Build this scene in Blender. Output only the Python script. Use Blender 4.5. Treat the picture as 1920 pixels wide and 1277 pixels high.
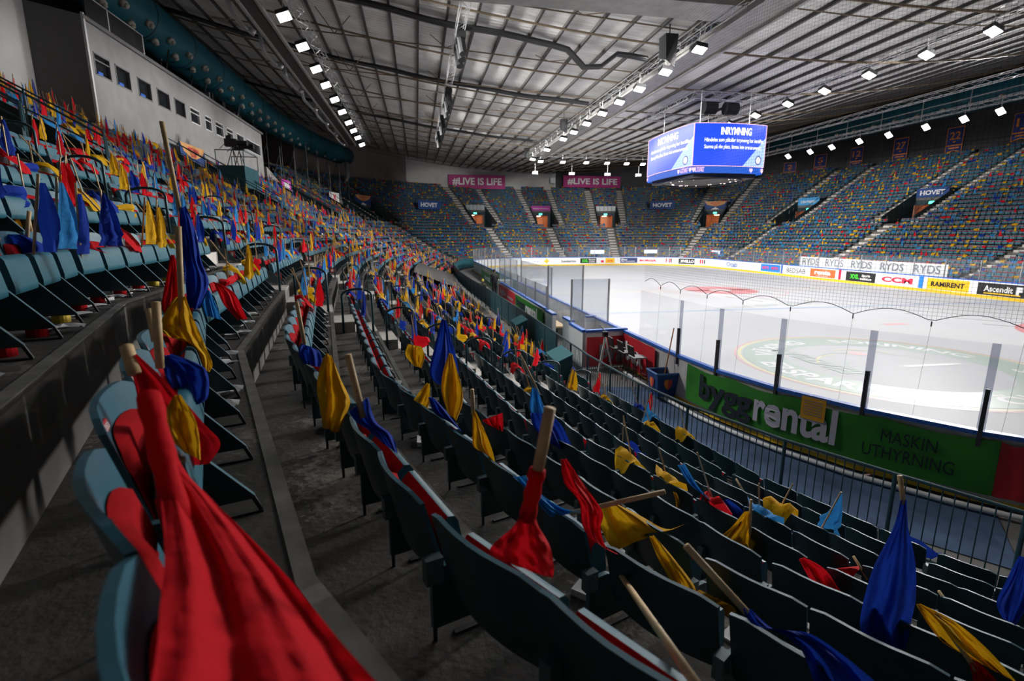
import bpy, math, random
import numpy as np
from mathutils import Vector, Matrix

for o in list(bpy.data.objects): bpy.data.objects.remove(o)
SC = bpy.context.scene
COL = SC.collection
random.seed(7); RNG = np.random.default_rng(7)
R_ = math.radians

# ------------------------------------------------------------------ camera
CAM_H = 4.03
F_PX, CXP, CYP = 960.0, 960.0, 638.5
PITCH, YAW = R_(11.625), R_(10.293)
cam_d = bpy.data.cameras.new('camera'); cam = bpy.data.objects.new('camera', cam_d); COL.objects.link(cam)
cam.location = (0, 0, CAM_H); cam.rotation_euler = (R_(90) - PITCH, 0, -YAW)
cam_d.sensor_width = 36.0; cam_d.lens = 18.0; cam_d.clip_start = 0.05; cam_d.clip_end = 400
cam_d.dof.use_dof = True; cam_d.dof.focus_distance = 4.5; cam_d.dof.aperture_fstop = 2.8
SC.camera = cam

# ------------------------------------------------------------------ world, exposure
W = bpy.data.worlds.new('world'); SC.world = W; W.use_nodes = True
W.node_tree.nodes['Background'].inputs[0].default_value = (0.5, 0.6, 0.8, 1)
W.node_tree.nodes['Background'].inputs[1].default_value = 0.0
SC.view_settings.view_transform = 'Standard'; SC.view_settings.look = 'None'
SC.view_settings.gamma = 1.0; SC.view_settings.use_curve_mapping = False
SC.view_settings.exposure = 0.7

# ------------------------------------------------------------------ arena lamps (floodlight rows, plus beams without a fixture)
LAMP_W = 570.0; ROW3_W = 30000.0; ROW4_W = 24000.0
RIG_X, RIG_Z = 13.3, 12.6
RIG_LAMPS = [(RIG_X, y, RIG_Z) for y in (24.2, 27.6, 30.9, 34.0, 37.2, 40.7, 44.1, 47.3, 53.3, 60.0)]
FAR_LAMPS = [(x, 61.6, RIG_Z) for x in (14.6, 17.3, 20.2, 22.8, 25.3, 27.4)]
ROW2_LAMPS = [(25.6, y, 13.0) for y in (20.9, 24.0, 27.4, 30.7, 34.0, 37.5, 40.8)]
ROW3_LAMPS = [(42.3, y, 12.95) for y in (33.0, 35.6, 38.7, 42.2, 45.4, 48.8, 51.8, 55.2)]
ROW4_LAMPS = [(-5.5, y, 13.65) for y in (14.9, 18.7, 22.7, 26.7, 30.5, 34.2, 37.5, 41.2, 45.0, 49.0, 52.5, 56.1, 60.2)]
def spot(loc, target, power, size, blend=0.5, soft=.4):
    d = bpy.data.lights.new('floodlight_beam', 'SPOT'); d.energy = power; d.spot_size = R_(size); d.spot_blend = blend
    d.shadow_soft_size = soft; d.color = (1.0, 0.985, 0.96)
    o = bpy.data.objects.new('floodlight_beam', d); COL.objects.link(o)
    o.location = loc
    o.rotation_euler = (Vector(target) - Vector(loc)).to_track_quat('-Z', 'Y').to_euler()
    return o
WIDE = 165
for i, (x, y, z) in enumerate(RIG_LAMPS): spot((x, y, z - .35), (x + .8, y - 1.5, 0), LAMP_W, WIDE, .3)
for i in (0, 2, 4): x, y, z = FAR_LAMPS[i]; spot((x, y, z - .35), (x + 1, y - 1, 0), LAMP_W, WIDE, .3)
for i, (x, y, z) in enumerate(ROW2_LAMPS): spot((x, y, z - .35), (x + .5, y - 1, 0), LAMP_W, WIDE, .3)
for (x, y) in ((26.0, 47.0), (26.0, 54.0), (26.0, 16.0), (26.0, 11), (RIG_X, 18.5), (RIG_X, 12.5), (20.6, 10)): spot((x, y, 12.3), (x + .5, y - .5, 0), LAMP_W, WIDE, .3)  # extra beams over the ice where no floodlight fixture is built
for (i, ty) in ((0, 4), (2, 17), (4, 30), (6, 44), (7, 58)):      # aimed across at our stand
    x, y, z = ROW3_LAMPS[i]; spot((x - .45, y - .3, z - .5), (-9, ty, 6.0), ROW3_W, 34, .4, 1.5)
for (i, tx, ty) in ((0, 6.4, 1.8), (1, 5.2, 6.5), (2, 4.8, 13), (4, 4.4, 24)):      # aimed down at the rink corner and bench from over our stand
    x, y, z = ROW4_LAMPS[i]; spot((x + .4, y - .4, z - .7), (tx, ty, 0), 1500 if i < 2 else 4000, 28, .8, .8)
for (i, ty) in ((3, 36), (5, 44), (7, 52), (9, 60), (11, 68)):      # aimed across at the far long stand
    x, y, z = ROW4_LAMPS[i]; spot((x + .4, y - .4, z - .7), (58, ty, 6.5), ROW4_W, 34, .4, 1.5)
for (x, y, z), tx in ((RIG_LAMPS[0], 8), (RIG_LAMPS[1], 22), (ROW2_LAMPS[0], 36)): spot((x, y + .4, z - .5), (tx, 86, 4.5), ROW4_W, 26, .5, 1.2)      # aimed at the far end
SC.cycles.transparent_max_bounces = 48

# ------------------------------------------------------------------ pixel -> world helpers
_fw = np.array([math.sin(YAW) * math.cos(PITCH), math.cos(YAW) * math.cos(PITCH), -math.sin(PITCH)])
_rt = np.array([math.cos(YAW), -math.sin(YAW), 0.0]); _up = np.cross(_rt, _fw)
CAMP = np.array([0, 0, CAM_H])
def ray(u, v): return _rt * (u - CXP) + _up * (CYP - v) + _fw * F_PX
def atz(u, v, z): d = ray(u, v); return CAMP + d * ((z - CAM_H) / d[2])
def atx(u, v, x): d = ray(u, v); return CAMP + d * (x / d[0])
def aty(u, v, y): d = ray(u, v); return CAMP + d * (y / d[1])
def atr(u, v, r): d = ray(u, v); return CAMP + d * (r / math.hypot(d[0], d[1]))
def proj(p):
    q = np.asarray(p, float) - CAMP; c = q @ _fw
    return (CXP + F_PX * (q @ _rt) / c, CYP - F_PX * (q @ _up) / c, c)

# ------------------------------------------------------------------ materials
MATS = {}
def mat(name, col, rough=.6, metal=0.0, var=0.0, scale=8.0, bump=0.0, bscale=40.0, spec=.5, emit=0.0, alpha_mix=None, detail=4.0):
    if name in MATS: return MATS[name]
    m = bpy.data.materials.new(name); m.use_nodes = True; nt = m.node_tree; b = nt.nodes['Principled BSDF']
    b.inputs['Base Color'].default_value = (*col, 1); b.inputs['Roughness'].default_value = rough
    b.inputs['Metallic'].default_value = metal; b.inputs['Specular IOR Level'].default_value = spec
    tc = None
    if var or bump: tc = nt.nodes.new('ShaderNodeTexCoord')
    if var:
        n = nt.nodes.new('ShaderNodeTexNoise'); n.inputs['Scale'].default_value = scale; n.inputs['Detail'].default_value = detail
        nt.links.new(tc.outputs['Object'], n.inputs['Vector'])
        r = nt.nodes.new('ShaderNodeValToRGB')
        r.color_ramp.elements[0].position = .3; r.color_ramp.elements[1].position = .7
        r.color_ramp.elements[0].color = (*[max(0, c * (1 - var)) for c in col], 1)
        r.color_ramp.elements[1].color = (*[min(1, c * (1 + var)) for c in col], 1)
        nt.links.new(n.outputs['Fac'], r.inputs[0]); nt.links.new(r.outputs[0], b.inputs['Base Color'])
    if bump:
        n2 = nt.nodes.new('ShaderNodeTexNoise'); n2.inputs['Scale'].default_value = bscale; n2.inputs['Detail'].default_value = 5
        nt.links.new(tc.outputs['Object'], n2.inputs['Vector'])
        bp = nt.nodes.new('ShaderNodeBump'); bp.inputs['Strength'].default_value = bump; bp.inputs['Distance'].default_value = .02
        nt.links.new(n2.outputs['Fac'], bp.inputs['Height']); nt.links.new(bp.outputs[0], b.inputs['Normal'])
    if emit:
        if name.startswith(('screen', 'monitor', 'display')): b.inputs['Base Color'].default_value = (.01, .01, .012, 1)
        b.inputs['Emission Color'].default_value = (*col, 1); b.inputs['Emission Strength'].default_value = emit
    MATS[name] = m; return m

def cloth_mat(name, col):
    m = bpy.data.materials.new(name); m.use_nodes = True; nt = m.node_tree; b = nt.nodes['Principled BSDF']
    b.inputs['Base Color'].default_value = (*col, 1); b.inputs['Roughness'].default_value = .75; b.inputs['Specular IOR Level'].default_value = .10
    tr = nt.nodes.new('ShaderNodeBsdfTranslucent'); tr.inputs[0].default_value = (*col, 1)
    mx = nt.nodes.new('ShaderNodeMixShader'); mx.inputs[0].default_value = .32
    nt.links.new(b.outputs[0], mx.inputs[1]); nt.links.new(tr.outputs[0], mx.inputs[2])
    tc = nt.nodes.new('ShaderNodeTexCoord'); n = nt.nodes.new('ShaderNodeTexNoise'); n.inputs['Scale'].default_value = 16; n.inputs['Detail'].default_value = 2
    bp = nt.nodes.new('ShaderNodeBump'); bp.inputs['Strength'].default_value = .35; bp.inputs['Distance'].default_value = .03
    nt.links.new(tc.outputs['Object'], n.inputs['Vector']); nt.links.new(n.outputs['Fac'], bp.inputs['Height'])
    nt.links.new(bp.outputs[0], b.inputs['Normal']); nt.links.new(bp.outputs[0], tr.inputs['Normal'])
    nt.links.new(mx.outputs[0], nt.nodes['Material Output'].inputs[0])
    MATS[name] = m; return m

C_RED = cloth_mat('cloth_red', (.68, .010, .020)); C_YEL = cloth_mat('cloth_yellow', (.72, .40, .012))
C_BLU = cloth_mat('cloth_blue', (.012, .045, .36)); C_LBL = cloth_mat('cloth_light_blue', (.035, .25, .60))
M_CONC = mat('concrete', (.066, .062, .058), .85, var=.45, scale=2.2, bump=.25, bscale=30, detail=8)
def worn(m):
    nt = m.node_tree; b = nt.nodes['Principled BSDF']; src = b.inputs['Base Color'].links[0].from_socket
    tc = nt.nodes.new('ShaderNodeTexCoord'); a = nt.nodes.new('ShaderNodeTexNoise'); a.inputs['Scale'].default_value = .55; a.inputs['Detail'].default_value = 2
    c = nt.nodes.new('ShaderNodeTexNoise'); c.inputs['Scale'].default_value = 16; c.inputs['Detail'].default_value = 8; c.inputs['Roughness'].default_value = .7
    ad = nt.nodes.new('ShaderNodeMath'); ad.operation = 'ADD'; mu = nt.nodes.new('ShaderNodeMath'); mu.operation = 'MULTIPLY'; mu.inputs[1].default_value = .55
    r = nt.nodes.new('ShaderNodeValToRGB'); r.color_ramp.elements[0].position = .86; r.color_ramp.elements[1].position = .93
    nt.links.new(tc.outputs['Object'], a.inputs['Vector']); nt.links.new(tc.outputs['Object'], c.inputs['Vector']); nt.links.new(c.outputs['Fac'], mu.inputs[0]); nt.links.new(a.outputs['Fac'], ad.inputs[0]); nt.links.new(mu.outputs[0], ad.inputs[1]); nt.links.new(ad.outputs[0], r.inputs[0])
    mx = nt.nodes.new('ShaderNodeMix'); mx.data_type = 'RGBA'; nt.links.new(r.outputs[0], mx.inputs[0]); nt.links.new(src, mx.inputs[6]); mx.inputs[7].default_value = (.22, .20, .175, 1); nt.links.new(mx.outputs[2], b.inputs['Base Color'])
worn(M_CONC)
M_CONC_RISE = mat('concrete_riser', (.115, .109, .102), .85, var=.3, scale=3)
M_NOSE = mat('concrete_nosing', (.22, .21, .195), .85, var=.25, scale=9)
M_STEP = mat('aisle_step_paint', (.52, .49, .45), .8, var=.12, scale=5)
M_FLOOR = mat('hall_floor', (.20, .195, .19), .8, var=.4, scale=.8, detail=8)
M_SHELL = mat('seat_shell_blue', (.012, .045, .062), .42, var=.15, scale=5)
M_SEAT = mat('seat_pan_blue', (.022, .120, .165), .45, var=.12, scale=6)
M_BAND = mat('seat_band_blue', (.022, .115, .165), .4, var=.12, scale=6)
M_PANEL = mat('seat_side_panel', (.014, .040, .052), .45)
M_UPH = mat('seat_red_upholstery', (.34, .008, .012), .9, var=.12, scale=30, spec=.06)
M_TAG = mat('number_tag_red', (.50, .03, .04), .5); M_WHITE = mat('white_paint', (.78, .78, .77), .5)
M_WOOD = mat('flag_stick_wood', (.62, .44, .23), .6, var=.15, scale=20)
M_RAIL = mat('teal_rail', (.012, .055, .072), .4); M_TEAL = mat('teal_paint', (.010, .075, .095), .5, var=.15, scale=2)
M_TEALD = mat('dark_teal_wall', (.008, .030, .040), .6, var=.15, scale=2)
M_STEEL = mat('galvanised_steel', (.45, .45, .46), .4, .7); M_DARK = mat('black_metal', (.012, .012, .013), .5)
M_BRK = mat('bracket_steel', (.12, .16, .18), .45, .3)
M_PAPER = mat('paper_white', (.75, .75, .76), .8); M_ICE = None

# ------------------------------------------------------------------ mesh builder
class MB:
    def __init__(s): s.v = []; s.f = []; s.m = []; s.cur = 0
    def quad(s, a, b, c, d): n = len(s.v); s.v += [tuple(a), tuple(b), tuple(c), tuple(d)]; s.f.append((n, n + 1, n + 2, n + 3)); s.m.append(s.cur)
    def tri(s, a, b, c): n = len(s.v); s.v += [tuple(a), tuple(b), tuple(c)]; s.f.append((n, n + 1, n + 2)); s.m.append(s.cur)
    def poly(s, pts): n = len(s.v); s.v += [tuple(p) for p in pts]; s.f.append(tuple(range(n, n + len(pts)))); s.m.append(s.cur)
    def hexa(s, p):   # 8 points: bottom 0-3, top 4-7
        n = len(s.v); s.v += [tuple(q) for q in p]
        for f in ((0, 3, 2, 1), (4, 5, 6, 7), (0, 1, 5, 4), (1, 2, 6, 5), (2, 3, 7, 6), (3, 0, 4, 7)): s.f.append(tuple(n + i for i in f)); s.m.append(s.cur)
    def box(s, lo, hi):
        x0, y0, z0 = lo; x1, y1, z1 = hi
        s.hexa([(x0, y0, z0), (x1, y0, z0), (x1, y1, z0), (x0, y1, z0), (x0, y0, z1), (x1, y0, z1), (x1, y1, z1), (x0, y1, z1)])
    def obox(s, a, b, w, z0, z1, side=0.0):   # box along a->b in plan, width w, z0..z1
        a = np.array(a[:2], float); b = np.array(b[:2], float); t = (b - a) / max(1e-9, np.linalg.norm(b - a)); n = np.array([-t[1], t[0]])
        o = n * side
        p = [a - n * w / 2 + o, b - n * w / 2 + o, b + n * w / 2 + o, a + n * w / 2 + o]
        s.hexa([(*q, z0) for q in p] + [(*q, z1) for q in p])
    def tube(s, a, b, r, n=6, r2=None, cap=True):
        a = Vector(a); b = Vector(b); d = (b - a)
        if d.length < 1e-7: return
        d.normalize(); x = d.orthogonal().normalized(); y = d.cross(x); r2 = r if r2 is None else r2; k = len(s.v)
        for i in range(n):
            c, q = math.cos(2 * math.pi * i / n), math.sin(2 * math.pi * i / n)
            s.v.append(tuple(a + (x * c + y * q) * r)); s.v.append(tuple(b + (x * c + y * q) * r2))
        for i in range(n):
            j = (i + 1) % n; s.f.append((k + 2 * i, k + 2 * j, k + 2 * j + 1, k + 2 * i + 1)); s.m.append(s.cur)
        if cap:
            s.f.append(tuple(k + 2 * i for i in reversed(range(n)))); s.f.append(tuple(k + 2 * i + 1 for i in range(n))); s.m += [s.cur, s.cur]
    def path(s, pts, r, n=6):
        pts = [Vector(p) for p in pts]; k = len(s.v); up = None
        for i, p in enumerate(pts):
            d = (pts[min(i + 1, len(pts) - 1)] - pts[max(i - 1, 0)]).normalized()
            if up is None: up = d.orthogonal().normalized()
            x = (up - d * up.dot(d)).normalized(); y = d.cross(x); up = x; rr = r[i] if hasattr(r, '__len__') else r
            for j in range(n):
                a = 2 * math.pi * j / n; s.v.append(tuple(p + (x * math.cos(a) + y * math.sin(a)) * rr))
        for i in range(len(pts) - 1):
            for j in range(n):
                q = (j + 1) % n; s.f.append((k + i * n + j, k + i * n + q, k + (i + 1) * n + q, k + (i + 1) * n + j)); s.m.append(s.cur)
        s.f.append(tuple(k + j for j in reversed(range(n)))); s.f.append(tuple(k + (len(pts) - 1) * n + j for j in range(n))); s.m += [s.cur, s.cur]
    def grid(s, P):   # P[i][j] points
        k = len(s.v); a = len(P); b = len(P[0])
        for r in P: s.v += [tuple(p) for p in r]
        for i in range(a - 1):
            for j in range(b - 1): s.f.append((k + i * b + j, k + i * b + j + 1, k + (i + 1) * b + j + 1, k + (i + 1) * b + j)); s.m.append(s.cur)
    def mesh(s, name, mats, smooth=False):
        me = bpy.data.meshes.new(name); me.from_pydata(s.v, [], s.f)
        for m in (mats if isinstance(mats, (list, tuple)) else [mats]): me.materials.append(m)
        if any(s.m): me.polygons.foreach_set('material_index', s.m)
        if smooth: me.polygons.foreach_set('use_smooth', [True] * len(me.polygons))
        me.update(); return me
    def obj(s, name, mats, parent=None, smooth=False, label=None, cat=None, group=None, kind=None, loc=None):
        return link(name, s.mesh(name, mats, smooth), parent, label, cat, group, kind, loc)

def link(name, data, parent=None, label=None, cat=None, group=None, kind=None, loc=None):
    o = bpy.data.objects.new(name, data); COL.objects.link(o)
    if parent is not None: o.parent = parent
    if loc is not None: o.location = loc
    if label: o['label'] = label
    if cat: o['category'] = cat
    if group: o['group'] = group
    if kind: o['kind'] = kind
    return o
def thing(name, label, cat, loc=(0, 0, 0), group=None, kind=None): 
    o = link(name, None, None, label, cat, group, kind); o.location = loc; return o
def kid(mb, name, mats, parent, smooth=False, label=None, kind=None):
    """child mesh given in WORLD coordinates under an Empty that sits at parent.location (no rotation)"""
    off = np.array(parent.location)
    if parent.parent: off = off + np.array(parent.parent.location)
    mb.v = [(p[0] - off[0], p[1] - off[1], p[2] - off[2]) for p in mb.v]
    return mb.obj(name, mats, parent, smooth, label=label, kind=kind)

# flat lettering: returns normalised vertices (x 0..1, y 0..1), faces, aspect
_TXT = {}
def text_mesh(body, bold=.012):
    key = (body, bold)
    if key not in _TXT:
        cu = bpy.data.curves.new('lettering_source', 'FONT'); cu.body = body; cu.size = 1; cu.offset = bold; cu.resolution_u = 3; cu.space_line = .95
        cu.align_x = 'CENTER'
        o = bpy.data.objects.new('lettering_source', cu); me = o.to_mesh()
        v = np.empty(len(me.vertices) * 3); me.vertices.foreach_get('co', v); v = v.reshape(-1, 3)[:, :2]
        f = [tuple(p.vertices) for p in me.polygons]
        o.to_mesh_clear(); bpy.data.objects.remove(o); bpy.data.curves.remove(cu)
        lo, hi = v.min(0), v.max(0); _TXT[key] = ((v - lo) / (hi - lo), f, (hi - lo)[0] / (hi - lo)[1])
    return _TXT[key]
def lettering(body, fn, m, parent, bold=.012, name='lettering'):
    """fn(x, y) maps 0..1 lettering box to world"""
    v, f, _ = text_mesh(body, bold)
    mb = MB(); mb.v = [tuple(fn(x, y)) for x, y in v]; mb.f = list(f); mb.m = [0] * len(f)
    return kid(mb, name, m, parent)
def plane_fn(o, r, u, x0, x1, y0, y1):
    o, r, u = np.array(o, float), np.array(r, float), np.array(u, float)
    return lambda x, y: o + r * (x0 + (x1 - x0) * x) + u * (y0 + (y1 - y0) * y)
def ordinal(n):
    W_ = ['zeroth', 'first', 'second', 'third', 'fourth', 'fifth', 'sixth', 'seventh', 'eighth', 'ninth', 'tenth', 'eleventh', 'twelfth']
    if n < len(W_): return W_[n]
    return f"{n}{'th' if 10 <= n % 100 <= 20 else {1: 'st', 2: 'nd', 3: 'rd'}.get(n % 10, 'th')}"

# ================================================================== grandstand geometry
DEPTH = 0.76
ZK = [0.10]
for k in range(48): ZK.append(ZK[-1] + (0.25 + 0.0205 * k if k < 9 else 0.43))
def DK(k): return (k - 9) * DEPTH
def quarter(th):
    c, s = math.cos(R_(th)), math.sin(R_(th))
    if th <= 10: return np.array([164.24 - 168.5 * c, 34.9 - 168.5 * s]), np.array([-c, -s])
    if th <= 71.2: return np.array([14.35 - 16.3 * c, 8.47 - 16.3 * s]), np.array([-c, -s])
    return np.array([21.3 - 38 * c, 29.0 - 38 * s]), np.array([-c, -s])
TH = [0, 2, 4, 6, 8, 13.9, 25.9, 37.9, 49.9, 61.9, 71.3, 76, 81, 85.5, 90]
LOOP = []   # (V, n, tag, theta)
for t in reversed(TH[1:]): V, n = quarter(t); LOOP.append((V, n, 'nl', t))
V, n = quarter(0); LOOP.append((V, n, 'l', 0))
for t in TH[1:]: V, n = quarter(t); LOOP.append((np.array([V[0], 69.8 - V[1]]), np.array([n[0], -n[1]]), 'fl', t))
for t in reversed(TH[1:-1]): V, n = quarter(t); LOOP.append((np.array([42.6 - V[0], 69.8 - V[1]]), np.array([-n[0], -n[1]]), 'fr', t))
V, n = quarter(0); LOOP.append((np.array([42.6 - V[0], V[1]]), np.array([-n[0], n[1]]), 'r', 0))
for t in TH[1:-1]: V, n = quarter(t); LOOP.append((np.array([42.6 - V[0], V[1]]), np.array([-n[0], n[1]]), 'nr', t))
NL = len(LOOP)
def LP(i, d):
    V, n, _, _ = LOOP[i % NL]; return V + n * d
def ktop_at(i):
    V, n, tag, t = LOOP[i % NL]
    if tag in ('nl',): return 26 if t > 10 else 22
    if tag == 'l': return 22
    if tag == 'fl': return 22 if t <= 6 else (25 if t < 12 else 30)
    if tag == 'fr': return 30 if t > 60 else 33
    if tag in ('r', 'nr'): return 33
    return 30
def FP(f, frac, d):     # point on facet f at fraction and offset d
    return LP(f, d) * (1 - frac) + LP(f + 1, d) * frac
def FT(f):
    a, b = LP(f, 0), LP(f + 1, 0); t = (b - a) / np.linalg.norm(b - a); return t, np.array([-t[1], t[0]])   # tangent, outward normal (left of travel)
I_L = [i for i, q in enumerate(LOOP) if q[2] == 'l'][0]; I_R = [i for i, q in enumerate(LOOP) if q[2] == 'r'][0]
I_FE = [i for i, q in enumerate(LOOP) if q[2] == 'fl' and q[3] == 90][0]
def idx(tag, th): return [i for i, q in enumerate(LOOP) if q[2] == tag and abs(q[3] - th) < .01][0]
F_NEAR = idx('nl', 13.9)            # facet 13.9 -> 8 on our side
def find_u(u, k, f0, f1):
    best = None
    for f in range(f0, f1):
        for q in np.linspace(0.02, .98, 25):
            p = FP(f, q, DK(k)); w = proj((*p, ZK[k]))
            if w[2] > 0 and (best is None or abs(w[0] - u) < best[0]): best = (abs(w[0] - u), f, q)
    return best[1], best[2]
def find_y(y, f0, f1):
    best = None
    for f in range(f0, f1):
        for q in np.linspace(0.02, .98, 40):
            e = abs(FP(f, q, 0)[1] - y)
            if best is None or e < best[0]: best = (e, f, q)
    return best[1], best[2]

VOM_K0, VOM_K1, VOM_HW = 15, 21, 1.75
VOMS = [find_y(14.2, F_NEAR, I_L)]
for u in (360, 540, 628): VOMS.append(find_u(u, 21, F_NEAR + 1, idx('fl', 25.9)))
for u in (735, 912, 1027, 1143): VOMS.append(find_u(u, 15, idx('fl', 25.9), I_FE + 5))
for u in (1325, 1465): VOMS.append(find_u(u, 15, I_FE + 2, I_R))
VOMS.append(find_u(1682, 15, idx('fr', 25.9), I_R + 1))
AISLES = []   # (f, frac, k0, k1)
for y in (10.0, 18.0, 27.0, 36.0, 45.0, 54.0, 62.0): f, q = find_y(y, F_NEAR, idx('fl', 13.9)); AISLES.append((f, q, 0, 14))
for i, (f, q) in enumerate(VOMS):
    if i >= 4: AISLES.append((f, q, 0, 14))
    t, n = FT(f); 
    for s in (-1, 1):
        L = np.linalg.norm(LP(f + 1, DK(18)) - LP(f, DK(18))); qq = q + s * (VOM_HW + .62) / L; ff = f
        while qq > 1: L2 = np.linalg.norm(LP(ff + 2, DK(18)) - LP(ff + 1, DK(18))); qq = (qq - 1) * L / L2; ff += 1; L = L2
        while qq < 0: L2 = np.linalg.norm(LP(ff, DK(18)) - LP(ff - 1, DK(18))); qq = 1 + qq * L / L2; ff -= 1; L = L2
        AISLES.append((ff, qq, 15, 39))
AISLES.append((*find_u(1905, 8, idx('fr', 13.9), I_R + 4), 0, 14))
def in_aisle(f, P, k, hw=.62):
    for (af, q, k0, k1) in AISLES:
        if k0 <= k <= k1 and abs((af - f + NL / 2) % NL - NL / 2) <= 2:
            A = FP(af, q, DK(k)); t, n = FT(af)
            if abs((P - A) @ t) < hw and abs((P - A) @ n) < 1.2: return True
    return False
def in_vom(f, P, k, hw=VOM_HW + .05):
    if not VOM_K0 <= k < VOM_K1: return False
    for (af, q) in VOMS:
        if abs((af - f + NL / 2) % NL - NL / 2) <= 2:
            A = FP(af, q, DK(k)); t, n = FT(af)
            if abs((P - A) @ t) < hw and abs((P - A) @ n) < 1.5: return True
    return False

# ---- concrete treads and risers: one object per row
stand = link('floor_grandstand', None, kind='structure'); stand['label'] = 'stepped concrete grandstand running round the rink'
for k in range(0, 40):
    mb = MB(); nz = MB()
    for f in range(NL):
        if k > min(ktop_at(f), ktop_at(f + 1)): continue
        L = np.linalg.norm(LP(f + 1, DK(k)) - LP(f, DK(k))); ns = max(1, int(round(L / (.55 if VOM_K0 <= k < VOM_K1 else 3.0))))
        far_near_end = LOOP[f][2] in ('nr',) or (LOOP[f][2] == 'nl' and LOOP[f][3] > 62)
        for j in range(ns):
            q0, q1 = j / ns, (j + 1) / ns
            if in_vom(f, FP(f, (q0 + q1) / 2, DK(k)), k): continue
            a, b = FP(f, q0, DK(k)), FP(f, q1, DK(k)); c, d = FP(f, q1, DK(k + 1)), FP(f, q0, DK(k + 1)); z = ZK[k]
            zb = ZK[k - 1] if k else -.05
            mb.cur = 0; mb.quad((*a, z), (*d, z), (*c, z), (*b, z)); mb.cur = 1; mb.quad((*a, zb), (*a, z), (*b, z), (*b, zb))
            a2, b2 = FP(f, q0, DK(k) + .055), FP(f, q1, DK(k) + .055)
            nz.hexa([(*a, z - .02), (*b, z - .02), (*b2, z - .02), (*a2, z - .02), (*a, z + .006), (*b, z + .006), (*b2, z + .006), (*a2, z + .006)])
    if mb.v:
        o = mb.obj('concrete_tier', [M_CONC, M_CONC_RISE], stand); nz.obj('tier_nosing', M_NOSE, o)

# ---- aisle steps
NEAR_AISLE = {0: 'the concrete aisle of steps nearest the camera', 1: 'second aisle of steps along the long side'}
for ai, (f, q, k0, k1) in enumerate(AISLES):
    t, n = FT(f); kt = min(k1, ktop_at(f), ktop_at(f + 1)); P0 = FP(f, q, DK(k0)); 
    near = np.linalg.norm(P0) < 26
    L = np.linalg.norm(P0); u = proj((*FP(f, q, DK(7)), ZK[7]))
    lab = f"pale painted stair aisle through the {'lower' if k0 == 0 else 'upper'} seats, {ordinal(ai + 1)} along the bowl"
    root = thing('aisle_stairs', lab, 'stairs', (*P0, ZK[k0]), 'stair aisles between the seat blocks')
    allm = MB()
    for k in range(k0, kt + 1):
        mb = MB() if near else allm
        A = FP(f, q, DK(k)); w = .52
        def bx(d0, d1, z0, z1):
            p = [A + n * d0 - t * w, A + n * d0 + t * w, A + n * d1 + t * w, A + n * d1 - t * w]
            mb.hexa([(*r, z0) for r in p] + [(*r, z1) for r in p])
        zz = ZK[k]; zp = ZK[k - 1] if k > k0 else ZK[k0] - .3
        bx(0.0, DEPTH * .98, zz - .03, zz + .008)
        if k > 0: bx(-DEPTH * .48, .01, zp, (zz + zp) / 2)
        if near: kid(mb, 'step', M_STEP, root)
    if not near: kid(allm, 'steps', M_STEP, root, kind='stuff')

# ================================================================== rink
RX0, RX1, RY0, RY1, RR = 6.3, 36.3, 2.9, 66.9, 8.5
def rink_path():
    pts = []
    def arc(cx, cy, a0, a1, n):
        for i in range(n): a = R_(a0 + (a1 - a0) * i / n); pts.append((cx + RR * math.cos(a), cy + RR * math.sin(a)))
    def line(x0, y0, x1, y1, n):
        for i in range(n): pts.append((x0 + (x1 - x0) * i / n, y0 + (y1 - y0) * i / n))
    line(RX0, RY0 + RR, RX0, RY1 - RR, 20); arc(RX0 + RR, RY1 - RR, 180, 90, 9)
    line(RX0 + RR, RY1, RX1 - RR, RY1, 6); arc(RX1 - RR, RY1 - RR, 90, 0, 9)
    line(RX1, RY1 - RR, RX1, RY0 + RR, 20); arc(RX1 - RR, RY0 + RR, 0, -90, 9)
    line(RX1 - RR, RY0, RX0 + RR, RY0, 6); arc(RX0 + RR, RY0 + RR, 270, 180, 9)
    return pts
RP = rink_path(); NRP = len(RP)

def ice_mat():
    m = bpy.data.materials.new('ice'); m.use_nodes = True; nt = m.node_tree; b = nt.nodes['Principled BSDF']
    tc = nt.nodes.new('ShaderNodeTexCoord'); n = nt.nodes.new('ShaderNodeTexNoise'); n.inputs['Scale'].default_value = .35; n.inputs['Detail'].default_value = 6
    nt.links.new(tc.outputs['Object'], n.inputs['Vector']); r = nt.nodes.new('ShaderNodeValToRGB')
    r.color_ramp.elements[0].color = (.56, .57, .60, 1); r.color_ramp.elements[1].color = (.66, .66, .68, 1)
    nt.links.new(n.outputs['Fac'], r.inputs[0]); nt.links.new(r.outputs[0], b.inputs['Base Color'])
    b.inputs['Roughness'].default_value = .62; b.inputs['Specular IOR Level'].default_value = .12
    return m
M_ICE = ice_mat()
mb = MB(); mb.poly([(*p, 0.0) for p in reversed(RP)]); ice = mb.obj('floor_ice', M_ICE, kind='structure', label='white ice sheet of the hockey rink')
mb = MB(); mb.quad((-60, -40, -.06), (110, -40, -.06), (110, 130, -.06), (-60, 130, -.06)); hall = mb.obj('floor', M_FLOOR, kind='structure')

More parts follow.
